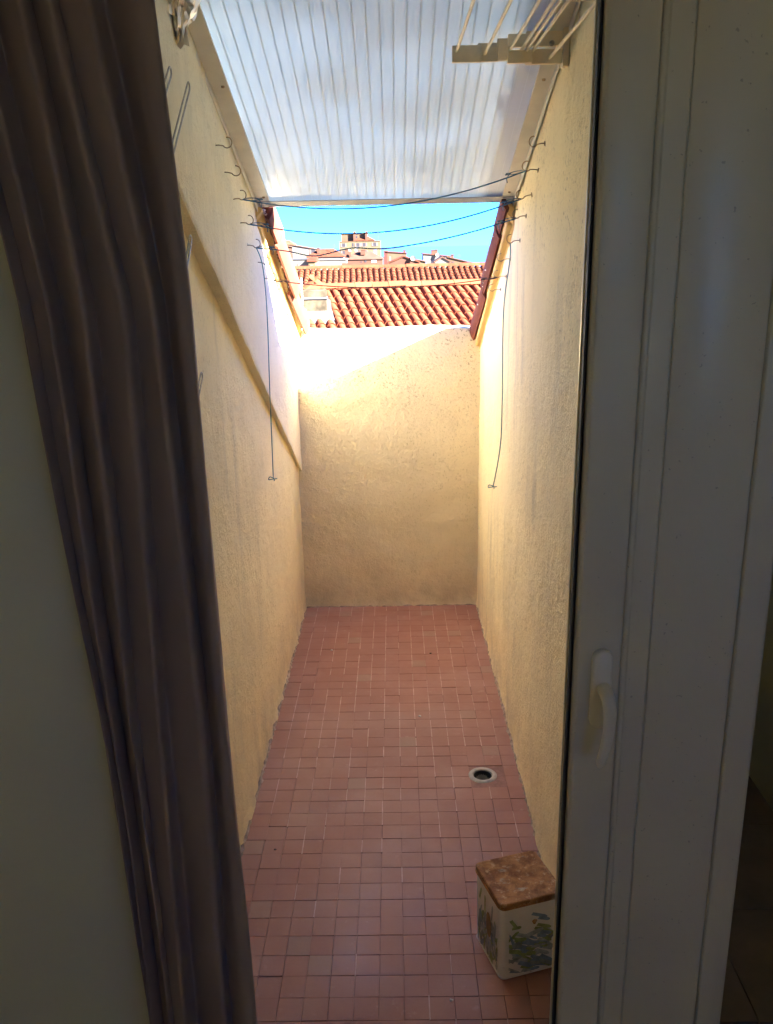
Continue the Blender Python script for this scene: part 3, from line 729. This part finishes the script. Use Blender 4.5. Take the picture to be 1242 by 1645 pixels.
# ------------------------------------------------------------------ peg tin
TX, TY, TROT = 0.279, 1.738, R(17)
tin = thing('peg_tin', 'square white tin printed with blue and green pegs under a rusty lid', 'tin', (TX, TY, zf(TY) + 0.001)); tin.rotation_euler = (-SL, 0, TROT)
def rsq(h, r, n=5):
    P = []
    for cx, cy, a0 in ((1, 1, 0), (-1, 1, 90), (-1, -1, 180), (1, -1, 270)):
        for k_ in range(n + 1):
            a = R(a0 + 90 * k_ / n); P.append(((cx * (h - r)) + r * math.cos(a), (cy * (h - r)) + r * math.sin(a)))
    return P
def loft(levels, mat, name, parent, bottom=True):
    mb = MB(); n = None
    for h, r, z in levels:
        P = rsq(h, r); n = len(P); mb.v += [(x, y, z) for x, y in P]
    for l_ in range(len(levels) - 1):
        mb.f += [(l_ * n + i, l_ * n + (i + 1) % n, (l_ + 1) * n + (i + 1) % n, (l_ + 1) * n + i) for i in range(n)]
    mb.f.append(tuple((len(levels) - 1) * n + i for i in range(n))); mb.f.append(tuple(range(n - 1, -1, -1)))
    return mb.build(name, mat, parent, smooth=True, angle=35)
HB = 0.079
loft([(HB - .003, .012, 0), (HB + .0005, .014, .002), (HB + .0005, .014, .006), (HB - .001, .014, .008), (HB - .001, .014, .195)], M_tin, 'body', tin)
loft([(HB + .0015, .015, .1935), (HB + .0030, .016, .1945), (HB + .0030, .016, .1985), (HB + .0012, .015, .2000), (HB + .0012, .015, .2015), (HB + .0022, .016, .2030), (HB + .0022, .016, .2085), (HB + .0002, .014, .2105), (HB - .004, .012, .2105), (HB - .006, .011, .2095)], M_rust, 'lid', tin)
# printed pegs: thin flakes of ink on the two sides that show
random.seed(21)
def stroke(mb, face, u, v, L, w, a, k_):
    c, s = math.cos(a), math.sin(a); off = HB - .001 + 0.00015 + 0.00005 * k_
    pts = []
    for du, dv in ((-L, -w), (L * .7, -w * .9), (L, -w * .3), (L, w * .5), (L * .6, w), (-L * .9, w * .8)):
        a_, b_ = u + du * c - dv * s, v + du * s + dv * c
        a_ = max(-.059, min(.059, a_)); b_ = max(.010, min(.178, b_))
        pts.append((a_, -off, b_) if face == 'f' else (-off, -a_, b_))
    mb.add(pts, [tuple(range(6))] if face == 'f' else [tuple(range(6))])
inks = {0: MB(), 1: MB(), 2: MB(), 3: MB()}
lay = 0
for face in 'fl':
    for q in range(78):
        lay += 1
        v = 0.012 + 0.105 * random.random() ** 1.25; u = random.uniform(-.058, .058)
        kk = random.choices((0, 1, 2, 3), ((5, 4, 3, 3) if face == 'f' else (2, 2, 3, 1)))[0]
        stroke(inks[kk], face, u, v, random.uniform(.010, .026), random.uniform(.003, .0065), R(random.choice((-28, -20, 15, 150, -35)) + random.gauss(0, 9)) if face == 'f' else R(random.choice((75, 100, 60)) + random.gauss(0, 12)), lay % 60)
for (u, v, L, a, kk) in ((-.047, .150, .016, -60, 1), (-.040, .139, .012, -5, 1), (-.052, .105, .022, -68, 0), (-.040, .094, .012, 15, 3), (-.036, .086, .011, 8, 3), (.018, .160, .022, -25, 0), (.030, .148, .016, -22, 0), (.030, .128, .020, -25, 1), (.022, .122, .018, -20, 1), (.018, .085, .022, -18, 0)):
    lay += 1; stroke(inks[kk], 'f', u, v, L, .0045, R(a), lay % 60)
for (u, v, L, a, kk) in ((.03, .150, .024, 80, 2), (-.012, .145, .024, 88, 1), (-.040, .155, .02, 70, 1), (.045, .115, .02, 95, 2), (-.03, .05, .02, 80, 1)):
    lay += 1; stroke(inks[kk], 'l', u, v, L, .0045, R(a), lay % 60)
for kk, mt in ((0, M_inkb), (1, M_inkg), (2, M_inkp), (3, M_inkt)):
    tag(inks[kk].build('printed_pegs', mt, tin), kind='stuff')
mb = MB(); P = [(-HB + .001 - .0034, -(0.012 + .015 * math.cos(a)), .105 + .034 * math.sin(a)) for a in [2 * math.pi * i / 24 for i in range(24)]]; mb.add(P, [tuple(range(24))]); mb.build('printed_oval', M_inky, tin)
mb = MB(); mb.add([(0.005 + .006 * math.cos(a) * (1 + .3 * math.sin(3 * a)), -HB + .001 - .0034, .146 + .007 * math.sin(a)) for a in [2 * math.pi * i / 14 for i in range(14)]], [tuple(range(14))]); mb.build('rust_spot', M_rust, tin)

# ------------------------------------------------------------------ door leaf
YD = 1.30
dl = thing('door_leaf', 'narrow white plastic door leaf on the right with a lever handle', 'door', (0.287, YD, 0))
def dk(o): return kid(o, dl)
def prof_strip(name, pts, z0, z1, mat):
    mb = MB(); mb.prism(pts, z0, z1, 'z'); o = mb.build(name, mat, smooth=True, angle=30, bevel=0.0015); return dk(o)
zb, zt_ = 0.03, 2.06
prof_strip('stile', [(0.2890, YD + .055), (0.2890, YD + .016), (0.2905, YD + .006), (0.295, YD + .001), (0.301, YD), (0.3600, YD), (0.3640, YD + .0015), (0.3650, YD + .006), (0.3655, YD + .055)], zb, zt_, M_pvc)
prof_strip('glazing_bead', [(0.3662, YD + .050), (0.3662, YD + .0075), (0.3690, YD + .0045), (0.3740, YD + .004), (0.3770, YD + .0065), (0.3800, YD + .0065), (0.4100, YD + .0095), (0.4135, YD + .0130), (0.4140, YD + .050)], zb + .09, zt_ - .09, M_pvc)
prof_strip('panel', [(0.4142, YD + .045), (0.4142, YD + .0150), (0.4180, YD + .0135), (0.5490, YD + .0135), (0.5530, YD + .0150), (0.5530, YD + .045)], zb + .09, zt_ - .09, M_pvc)
prof_strip('stile', [(0.5535, YD + .055), (0.5535, YD + .012), (0.556, YD + .0095), (0.560, YD + .0085), (0.597, YD + .0085), (0.6015, YD + .012), (0.602, YD + .055)], zb, zt_, M_pvc)
for z0, z1 in ((zb, zb + .088), (zt_ - .088, zt_)):
    mb = MB(); mb.box(.3664, .5533, YD + .004, YD + .054, z0, z1); dk(mb.build('rail', M_pvc, bevel=.002))
mb = MB(); mb.box(0.2838, 0.2888, YD + .014, YD + .030, zb, zt_); dk(mb.build('gasket', M_rubber, bevel=.002))
mb = MB(); mb.box(0.2865, 0.3000, YD + .0565, YD + .064, zb, zt_); dk(mb.build('rebate_lip', M_pvc, bevel=.002))
# back plate: rounded upright pill
def pill(w, h, cx, cz, y0, y1, n=10, ins=0.0):
    P = []
    for k_ in range(n + 1): a = math.pi * k_ / n; P.append((cx + (w - ins) * math.cos(a), cz + h - w + (w - ins) * math.sin(a)))
    for k_ in range(n + 1): a = math.pi + math.pi * k_ / n; P.append((cx + (w - ins) * math.cos(a), cz - h + w + (w - ins) * math.sin(a)))
    return P
mb = MB(); A = pill(.0165, .072, .333, .893, 0, 0); B = pill(.0165, .072, .333, .893, 0, 0, ins=.004); n = len(A)
mb.v = [(x, YD + .001, z) for x, z in A] + [(x, YD - .008, z) for x, z in A] + [(x, YD - .0115, z) for x, z in B]
for l_ in (0, 1): mb.f += [(l_ * n + i, l_ * n + (i + 1) % n, (l_ + 1) * n + (i + 1) % n, (l_ + 1) * n + i) for i in range(n)]
mb.f += [tuple(range(2 * n, 3 * n)), tuple(range(n - 1, -1, -1))]
M_handle = plain('white_handle_plastic', (0.86, 0.82, 0.70), 0.3, 0.05, 20)
bp = mb.build('back_plate', M_handle, smooth=True, angle=50)
mb = MB(); pts = smoothpath([(.336, YD - .006, .897), (.336, YD - .030, .897), (.3365, YD - .044, .893), (.338, YD - .050, .876), (.3385, YD - .050, .850), (.336, YD - .0485, .820), (.331, YD - .047, .790), (.3265, YD - .046, .772)], 5)
mb.tube(pts, [lerp(.0120, .0078, i / (len(pts) - 1)) if i < len(pts) - 3 else .0078 - .0016 * (i - len(pts) + 4) for i in range(len(pts))], 14)
lv = mb.build('lever', M_handle, smooth=True, angle=60)
hb = dk(bp); hb.name = 'handle'
lv.parent = hb; lv.matrix_parent_inverse = Matrix.Identity(4)

# ------------------------------------------------------------------ curtain
random.seed(5)
Zs = [-0.1, 0.35, 0.9, 1.53, 1.9, 2.35]
OFF = [[.055, .048, .036, .041, .073, .080], [.125, .117, .100, .081, .121, .130], [.152, .146, .145, .136, .156, .165], [.172, .172, .175, .187, .212, .22], [.178, .178, .190, .222, .252, .26]]
mb = MB(); rows, cols_per = 60, 14
XE = -0.268
def ridge_profile(z):
    XE = interp(z, [0.3, 0.9, 1.53, 1.9, 2.35], [-0.268, -0.275, -0.279, -0.295, -0.31])
    ks = [0.0] + [interp(z, Zs, o) for o in OFF]
    P = [(XE - 0.010, 1.275), (XE - 0.002, 1.235), (XE, 1.215)]
    for i in range(len(ks) - 1):
        a, b = ks[i], ks[i + 1]; w = b - a
        dep = min(0.040, 0.012 + w * 0.42) * (0.8 + 0.4 * math.sin(i * 2.3 + z * 1.1))
        # flat pleat running left, tucked behind the crisp ridge of the next fold
        P += [(XE - a - w * 0.35, 1.205 + dep * 0.30), (XE - a - w * 0.85, 1.212 + dep * 0.9), (XE - b + 0.003, 1.214 + dep * .55), (XE - b, 1.204 - 0.002 * i)]
    return P
nprof = None
for j in range(rows + 1):
    z = lerp(0.02, 2.36, j / rows); P = smoothpath([(x, y, z) for x, y in ridge_profile(z)], 5)
    nprof = len(P)
    for i, p in enumerate(P):
        w = 0.004 * nz(i * .06, z * 2.2, 4.0)
        mb.v.append((p.x + w, p.y + w, z))
for j in range(rows):
    for i in range(nprof - 1):
        a = j * nprof + i; mb.f.append((a, a + 1, a + nprof + 1, a + nprof))
cu = mb.build('curtain', M_curtain, smooth=True, angle=180, fix=False)
for j in range(rows + 1):
    for i in range(nprof):
        v_ = cu.data.vertices[j * nprof + i].co; z = v_.z
        v_.y += 0.0016 * noise.fractal(Vector((i * .22, z * 3.0, 1.7)), 1.0, 2.0, 3)
sd = cu.modifiers.new('thick', 'SOLIDIFY'); sd.thickness = 0.0016; sd.offset = 0
tag(cu, 'dark brown curtain gathered in long folds at the left of the doorway', 'curtain')

# ------------------------------------------------------------------ tiled house beyond the end wall
def barrel_roof(root, org, yawd, slope, u0_, u1_, s0_, s1_, me, pitch_w, expo, individual, mat, ridge=True):
    e = Vector((math.cos(yawd), math.sin(yawd), 0)); upv = Vector((-math.sin(yawd) * math.cos(slope), math.cos(yawd) * math.cos(slope), math.sin(slope))); nn = e.cross(upv)
    M0 = Matrix((e, upv, nn)).transposed().to_4x4(); M0.translation = org
    deck = MB(); deck.box(u0_ - .1, u1_ + .1, s0_, s1_, -0.10, -0.02, M0); rf = kid(deck.build('roof', mat), root)
    big = MB(); pan = MB(); nu = int((u1_ - u0_) / pitch_w); ns = int((s1_ - s0_) / expo)
    b0 = barrel(0.095, 0.080, expo + .09, 0.012, 6); p0 = barrel(0.09, 0.09, expo + .06, 0.01, 5)
    for i in range(nu + 1):
        for j in range(ns):
            u, s = u0_ + i * pitch_w, s0_ + j * expo
            MW = M0 @ Matrix.Translation((u + random.gauss(0, .006), s + random.gauss(0, .012), 0.0 + random.gauss(0, .003))) @ Matrix.Rotation(-0.05, 4, 'X') @ Matrix.Rotation(random.gauss(0, .018), 4, 'Z')
            if individual:
                o = put('tile', me, rf); o.matrix_local = MW; o.matrix_parent_inverse = rf.matrix_parent_inverse.copy() @ Matrix.Identity(4)
                o.matrix_parent_inverse = Matrix.Identity(4)
            else: big.add([MW @ Vector(p) for p in b0.v], b0.f)
            MP = M0 @ Matrix.Translation((u + pitch_w / 2, s - .01, 0.062)) @ Matrix.Rotation(-0.03, 4, 'X') @ Matrix.Rotation(math.pi, 4, 'Y')
            pan.add([MP @ Vector(p) for p in p0.v], p0.f)
    if big.v: o = tag(big.build('cover_tiles', mat, smooth=True, angle=45), kind='stuff'); o.parent = rf
    o = tag(pan.build('pan_tiles', mat, smooth=True, angle=45), kind='stuff'); o.parent = rf
    if ridge:
        mr = barrel(0.125, 0.112, 0.46, 0.013, 7).mesh('ridge_tile', mat, True); mr.set_sharp_from_angle(angle=R(45))
        q = u0_
        while q < u1_:
            MW = M0 @ Matrix.Translation((q, s1_ - 0.02, 0.045 + random.gauss(0, .005))) @ Matrix.Rotation(-slope, 4, 'X') @ Matrix.Rotation(-math.pi / 2 + random.gauss(0, .01), 4, 'Z') @ Matrix.Rotation(0.02, 4, 'X')
            o = put('ridge_tile', mr, rf); o.matrix_local = MW; q += 0.40
    return M0
nh = thing('tiled_house', 'nearest house roof of orange barrel tiles beyond the end wall', 'house', (0, 19, -0.1))
# parts keep world coordinates: undo the thing's offset on the roof only
ME_t = barrel(0.095, 0.080, 0.42, 0.012, 7).mesh('tile', M_clay, True); ME_t.set_sharp_from_angle(angle=R(45))
yw, sp = R(15), R(22)
M0 = barrel_roof(nh, Vector((0, 19, -0.13)), yw, sp, -3.2, 3.6, -0.7, 2.12, ME_t, 0.212, 0.335, True, M_clay)
M_wall_cream = plain('town_cream_wall', (0.08, 0.065, 0.04), 0.9, 0.2, 0.8)
mb = MB(); e = Vector((math.cos(yw), math.sin(yw), 0)); MB0 = M0.copy()
mb.box(-3.0, 3.4, 0.1, 4.3, -9.0, -0.75, Matrix.Translation((0, 19, 0)) @ Matrix.Rotation(yw, 4, 'Z')); kid(mb.build('wall', M_wall_cream), nh)
# far slope of the same roof
mb = MB(); a = M0 @ Vector((-3.3, 2.12, 0)); b = M0 @ Vector((3.7, 2.12, 0)); bk = Vector((-math.sin(yw), math.cos(yw), -0.42)) * 2.4
mb.add([a, b, b + bk, a + bk, a - Vector((0, 0, .1)), b - Vector((0, 0, .1)), b + bk - Vector((0, 0, .1)), a + bk - Vector((0, 0, .1))], [(0, 1, 2, 3), (7, 6, 5, 4), (0, 4, 5, 1), (1, 5, 6, 2), (2, 6, 7, 3), (3, 7, 4, 0)]); kid(mb.build('rear_roof', M_clay), nh)

# chimney on that roof
ch = thing('chimney', 'small stained chimney with leaning cap tiles and grey flashing', 'chimney', (-1.68, 19.45, 0.0))
def ck(o): return kid(o, ch)
M_chim = plain('stained_chimney_render', (0.060, 0.048, 0.031), 0.95, 0.65, 5, 0.3, 30, spec=0.1)
M_lead = plain('grey_flashing', (0.034, 0.034, 0.037), 0.6, 0.45, 6, 0.5, 30)
Mc = Matrix.Translation((-1.68, 19.45, 0.04)) @ Matrix.Rotation(R(5), 4, 'Z')
mb = MB(); mb.box(-.27, .24, -.18, .20, -.1, .70, Mc); ck(mb.build('stack', M_chim, bevel=.012))
mb = MB(); mb.box(-.30, .265, -.205, .225, .50, .545, Mc); ck(mb.build('band', M_lead, bevel=.006))
mb = MB(); mb.box(-.275, .245, -.187, -.181, .20, .255, Mc); ck(mb.build('clay_course', M_clay))
mb = MB(); mb.prism([(-.34, -.02), (-.31, .24), (.25, .24), (.40, -.02)], -.28, -.27, 'y'); mb.v = [tuple(Mc @ Vector((x, y + (0.0 if z > .1 else -.17), z + .02))) for x, y, z in mb.v]; ck(mb.build('flashing', M_lead))
mb = MB(); mb.add([Mc @ Vector(p) for p in ((.245, -.2, .2), (.245, .5, .5), (.42, .5, .36), (.42, -.35, .02))], [(0, 1, 2, 3)]); mb.add([Mc @ Vector((p[0], p[1], p[2] - .012)) for p in ((.245, -.2, .2), (.245, .5, .5), (.42, .5, .36), (.42, -.35, .02))], [(3, 2, 1, 0)]); ck(mb.build('flashing', M_lead))
for sg in (-1, 1):
    o = put('cap_tile', ME_t, ch); o.matrix_local = Matrix.Translation(-ch.location) @ Mc @ Matrix.Translation((0.20 * sg - .01, 0, .70)) @ Matrix.Rotation(R(90) * sg, 4, 'Z') @ Matrix.Rotation(R(38), 4, 'X')
mb = MB(); mb.tube([Mc @ Vector((-.29, -.20, 0.0)), Mc @ Vector((-.29, -.20, .95))], .016, 6); mb.tube([Mc @ Vector((-.29, -.20, .40)), Mc @ Vector((-.40, -.24, .33)), Mc @ Vector((-.36, -.24, .24)), Mc @ Vector((-.29, -.2, .32))], .014, 5); mb.tube([Mc @ Vector((-.29, -.21, .36)), Mc @ Vector((-.18, -.21, .2)), Mc @ Vector((-.1, -.2, .08))], .010, 5); ck(mb.build('antenna_mast', M_alu, smooth=True))

# second roof behind
h2 = thing('tiled_house', 'second tiled house behind the nearest roof, short tile rows under a straight ridge', 'house', (0, 32, 0.2))
barrel_roof(h2, Vector((0, 31.7, 0.22)), R(2.5), R(15), -5.0, 4.6, 0, 2.25, None, 0.212, 0.32, False, M_clay_far)
mb = MB(); mb.box(-4.8, 4.5, 32.0, 36.0, -9.0, -0.02); kid(mb.build('wall', M_wall_cream), h2)
mb = MB(); mb.add([(-5.1, 33.65, .80), (4.7, 34.08, .80), (4.6, 36.3, .1), (-5.1, 36.0, .1), (-5.1, 33.65, .7), (4.7, 34.08, .7), (4.6, 36.3, 0), (-5.1, 36.0, 0)], [(0, 1, 2, 3), (7, 6, 5, 4), (0, 4, 5, 1), (1, 5, 6, 2), (2, 6, 7, 3), (3, 7, 4, 0)]); kid(mb.build('rear_roof', M_clay_far), h2)

# ------------------------------------------------------------------ the town
WC = {'white': (0.070, 0.064, 0.056), 'cream': (0.054, 0.043, 0.025), 'pink': (0.052, 0.025, 0.017), 'tan': (0.052, 0.033, 0.020), 'grey': (0.034, 0.036, 0.042), 'brown': (0.052, 0.030, 0.021), 'red': (0.050, 0.015, 0.012)}
MW_ = {k_: plain('town_wall_' + k_, v, 0.9, 0.22, 0.5, 0.0, spec=0.1) for k_, v in WC.items()}
M_roofs = {'orange': plain('town_roof_orange', (0.060, 0.019, 0.0095), 0.9, 0.35, 0.9, 0.4, 6, spec=0.1), 'brown': plain('town_roof_brown', (0.055, 0.028, 0.020), 0.9, 0.3, 0.9, 0.4, 6, spec=0.1), 'tan': plain('town_roof_tan', (0.060, 0.033, 0.018), 0.9, 0.35, 0.9, 0.4, 6, spec=0.1)}
M_win = plain('dark_window_glass', (0.02, 0.017, 0.017), 0.3, 0.3, 2)
M_shut = plain('brown_shutter', (0.06, 0.036, 0.028), 0.7, 0.3, 2); M_blue = plain('blue_shutter', (0.04, 0.043, 0.10), 0.7, 0.3, 2)
M_paneW = plain('pale_blind', (0.15, 0.145, 0.14), 0.7, 0.1, 2)
def house(label, y, x0, x1, ze, zrid, kind, wall, roof, depth=7.0, wins=(), ch_=(), dishes=(), over=0.25, aer=None):
    cx = (x0 + x1) / 2; root = thing('town_house', label, 'house', (cx, y, -12), 'town houses')
    K_ = lambda o: kid(o, root)
    mb = MB()
    if kind == 'gy':
        mb.prism([(x0, -13), (x1, -13), (x1, ze), (cx, zrid - .08), (x0, ze)], y, y + depth, 'y')
    else: mb.box(x0, x1, y, y + depth, -13, ze)
    K_(mb.build('wall', MW_[wall]))
    o_ = over; t = 0.14; mb = MB()
    if kind == 'hip':
        rx = (x1 - x0) * .30; rd = depth * .35
        b = [(x0 - o_, y - o_, ze), (x1 + o_, y - o_, ze), (x1 + o_, y + depth + o_, ze), (x0 - o_, y + depth + o_, ze)]
        mb.add(b + [(p[0], p[1], ze + t) for p in b] + [(x0 + rx, y + rd, zrid), (x1 - rx, y + rd, zrid), (x1 - rx, y + depth - rd, zrid), (x0 + rx, y + depth - rd, zrid)],
               [(3, 2, 1, 0)] + [(i, (i + 1) % 4, (i + 1) % 4 + 4, i + 4) for i in range(4)] + [(4 + i, 4 + (i + 1) % 4, 8 + (i + 1) % 4, 8 + i) for i in range(4)] + [(8, 9, 10, 11)])
    elif kind == 'gx':
        mb.prism([(y - o_, ze), (y - o_, ze + t), (y + depth / 2, zrid), (y + depth + o_, ze + t), (y + depth + o_, ze)], x0 - o_, x1 + o_)
    elif kind == 'gy':
        mb.prism([(x0 - o_, ze - .06), (cx, zrid - .06), (x1 + o_, ze - .06), (x1 + o_, ze + t), (cx, zrid + t), (x0 - o_, ze + t)], y - o_, y + depth + o_, 'y')
    elif kind == 'shedr':
        mb.prism([(x0 - o_, zrid - t), (x0 - o_, zrid), (x1 + o_, ze + t), (x1 + o_, ze)], y - o_, y + depth, 'y')
    elif kind == 'flat': mb.box(x0 - o_ * .6, x1 + o_ * .6, y - o_ * .6, y + depth, ze + .001, ze + .18)
    K_(mb.build('roof', M_roofs[roof] if roof in M_roofs else MW_[roof]))
    if kind == 'shedr':
        mb = MB(); mb.prism([(x0, ze - .5), (x1, ze - .5), (x1, ze + .0), (x0, zrid - t)], y + .01, y + depth - .1, 'y'); K_(mb.build('gable', MW_[wall]))
    for w in wins:
        x, z, ww, hh = w[:4]; sort = w[4] if len(w) > 4 else 'dark'
        mb = MB(); mb.box(x - ww / 2, x + ww / 2, y - .06, y - .012, z - hh / 2, z + hh / 2)
        wo = K_(mb.build('window', {'dark': M_win, 'blue': M_blue, 'pale': M_paneW, 'door': M_shut}.get(sort, M_win)))
        mb = MB(); mb.box(x - ww / 2 - .1, x + ww / 2 + .1, y - .10, y - .011, z - hh / 2 - .1, z - hh / 2 - .002); s_ = K_(mb.build('sill', MW_['white'])); 
        s_.parent = wo; s_.matrix_parent_inverse = Matrix.Identity(4)
        if sort == 'dark' and ww > .8:
            for sg in (-1, 1):
                mb = MB(); mb.box(x + sg * ww * .75 - ww * .24, x + sg * ww * .75 + ww * .24, y - .09, y - .012, z - hh / 2, z + hh / 2); s_ = K_(mb.build('shutter', M_shut)); s_.parent = wo; s_.matrix_parent_inverse = Matrix.Identity(4)
    for (x, z0, z1, w) in ch_:
        mb = MB(); mb.box(x - w / 2, x + w / 2, y + .8, y + .8 + w, z0, z1); mb.box(x - w / 2 - .08, x + w / 2 + .08, y + .72, y + .88 + w, z1 + .001, z1 + .12); K_(mb.build('chimney', MW_['pink']))
    if aer:
        x, z, h = aer; mb = MB(); mb.tube([(x, y + 1, z - .5), (x, y + 1, z + h)], .035, 5)
        for q in range(4): mb.tube([(x - .45 + .08 * q, y + 1, z + h * (.62 + .11 * q)), (x + .45 - .08 * q, y + 1, z + h * (.62 + .11 * q))], .022, 4)
        K_(mb.build('aerial', MW_['grey']))
    for (x, z) in dishes:
        mb = MB(); mb.lathe([(0, 0.0), (.25, .03), (.42, .09), (.5, .14), (.5, .17), (.42, .12), (0, .03)], (x, y - .5, z), 14, Matrix.Rotation(R(75), 4, 'X')); mb.tube([(x, y - .45, z), (x, y + .4, z - .7)], .04, 5); K_(mb.build('satellite_dish', MW_['white'], smooth=True))
    return root
house('tall yellow town house with a row of shuttered windows and an attic', 320, -18.6, -4.1, 3.43, 6.1, 'flat', 'cream', 'tan', 11,
      [(-17.06, 2.3, 1.1, 1.2), (-13.78, 2.4, .55, 1.2), (-12.04, 2.3, 1.1, 1.2), (-9.85, 2.35, 1.1, 1.2), (-6.13, 2.4, 1.1, 1.2), (-5.97, -.15, 1.1, 1.7, 'blue'), (-12.0, -.3, 1.1, 1.5), (-9.6, -.3, 1.1, 1.5), (-17, -.3, 1.1, 1.5)], [(-13.2, 3.6, 6.8, .8), (-9.0, 3.6, 6.7, .8)], aer=(-4.8, 3.6, 1.6))
house('small orange attic block on top of the tall yellow house', 322, -17.9, -8.7, 5.9, 6.3, 'flat', 'tan', 'pink', 7, [(-12.6, 4.9, .8, .9)], over=.2)
house('orange hipped attic roof beside the attic block', 321.0, -13.4, -6.2, 3.75, 5.1, 'hip', 'cream', 'orange', 5)
house('house with a long low roof and stone wall at the far left', 240, -31.9, -24.3, 1.5, 3.0, 'shedr', 'brown', 'tan', 9, [(-31.0, .6, .7, .9), (-29.0, .3, .7, .9), (-26.0, -.2, .7, .9)])
house('highest small house at the left above the long low roof', 264, -33.7, -28.7, 2.55, 3.9, 'hip', 'brown', 'tan', 7, [(-32.2, 2.0, .6, .7), (-30.2, 1.9, .6, .7)], aer=(-29.5, 2.8, 1.4))
house('plain white house wall with one window left of the tall house', 224, -24.6, -18.6, 1.2, 2.5, 'shedr', 'white', 'tan', 7, [(-19.52, .6, .9, 1.3)])
house('white house with two brown doors behind the tile ridge', 152, -18.6, -14.1, -.25, .1, 'flat', 'white', 'grey', 6, [(-16.39, -1.6, .7, 1.6, 'door'), (-15.76, -1.6, .35, 1.4, 'door')])
house('cream side house with one brown door beside the white one', 151, -14.0, -12.9, -.6, .35, 'gx', 'cream', 'orange', 5, [(-13.5, -1.7, .5, 1.2, 'door')])
house('white house under a wide orange hipped roof', 200, -18.8, -10.8, -.38, 1.35, 'hip', 'white', 'orange', 8, [(-11.2, -.9, .7, 1.0)], [(-16.3, .4, 1.5, .6)], aer=(-12.8, .6, 1.7))
house('long blank white wall just behind the ridge', 162, -13.8, -8.3, -.55, -.2, 'flat', 'white', 'white', 6)
house('house with a large brown hipped roof below the tall one', 216, -11.5, -2.4, -1.28, .55, 'hip', 'pink', 'brown', 8, [(-4.39, -2.3, 1.2, 1.9, 'pale'), (-6.4, -1.9, .5, .8), (-7.4, -2.1, .5, .8)], [(-10.6, -.9, 1.0, 1.4), (-7.0, -.2, .9, 1.1)], [(-9.94, .95), (-8.46, .9)])
house('low orange roofed house touching the tile ridge', 144, -7.9, -2.6, -1.7, -.85, 'gx', 'pink', 'orange', 5)
house('narrow pinkish tower right of the tall house', 240, -2.2, -1.3, .33, .5, 'flat', 'red', 'pink', 3)
house('grey block in the gap beside the tall house', 272, -4.6, -2.2, -1.6, -1.4, 'flat', 'grey', 'grey', 6)
house('cream roof terrace house behind the pink gable', 240, -1.3, 3.7, -.25, .35, 'shedr', 'tan', 'orange', 7, [(-.6, -1.6, .5, 1.4, 'door')], [(3.2, -.4, .45, .6)], aer=(.4, .1, 1.1))
house('pink gabled house with one small dark window', 176, -.7, 5.2, -1.55, -.32, 'gy', 'pink', 'orange', 8, [(2.83, -1.95, .45, .55)], (), [(4.0, -.75)])
house('small pale yellow house between the gables', 192, 5.2, 7.0, -1.7, -1.1, 'shedr', 'cream', 'tan', 6)
house('grey and white house with an orange roof and chimney block', 208, 7.1, 13.3, -.95, -.05, 'shedr', 'white', 'orange', 7, [(7.5, -1.9, .8, 1.6, 'blue'), (9.3, -2.0, .8, 1.0)], [(9.4, -.4, .5, .9), (10.1, -.5, .55, .5)], [(10.35, -.5)])
house('white gable end in front of the orange roof at the right', 168, 7.9, 10.6, -1.4, -.5, 'gy', 'white', 'brown', 6)
house('tan roofed house farthest right above the tile ridge', 184, 11.3, 16.6, -2.1, -.55, 'shedr', 'tan', 'tan', 7, [(12.3, -1.9, .4, .6), (13.5, -2.2, .4, .6)], [(12.2, -.9, -.35, .5)], [(11.42, -1.8)], aer=(13.6, -1.2, 1.0))

# ------------------------------------------------------------------ litter on the floor
random.seed(11)
def crumb(x, y, s, mat, label, cat, name):
    bm = bmesh.new(); bmesh.ops.create_icosphere(bm, subdivisions=2, radius=1)
    for v in bm.verts:
        v.co *= 1 + .45 * noise.noise(v.co * 1.7 + Vector((x * 9, y * 9, 0))); v.co = Vector((v.co.x * s, v.co.y * s * .8, v.co.z * s * .5))
    me = bpy.data.meshes.new(name); bm.to_mesh(me); bm.free(); me.materials.append(mat)
    o = put(name, me); o.location = (x, y, zf(y) + s * .3); tag(o, label, cat)
M_crumb = plain('white_plaster_bit', (0.7, 0.66, 0.6), 0.9, 0.3, 200)
M_leafbit = plain('dry_brown_bit', (0.08, 0.05, 0.035), 0.9, 0.3, 200)
crumb(0.107, 1.585, 0.0048, M_crumb, 'white crumb of plaster at the bottom of the picture', 'crumb', 'plaster_crumb')
crumb(0.075, 2.93, 0.006, M_crumb, 'pale plaster crumb in the middle of the far floor', 'crumb', 'plaster_crumb')
crumb(-0.30, 3.55, 0.006, M_crumb, 'pale plaster crumb near the far left floor corner', 'crumb', 'plaster_crumb')
crumb(-0.37, 2.14, 0.004, M_leafbit, 'small dark dry scrap by the left wall', 'scrap', 'dry_scrap')
crumb(0.14, 3.5, 0.005, M_leafbit, 'small dark dry scrap on the far floor', 'scrap', 'dry_scrap')
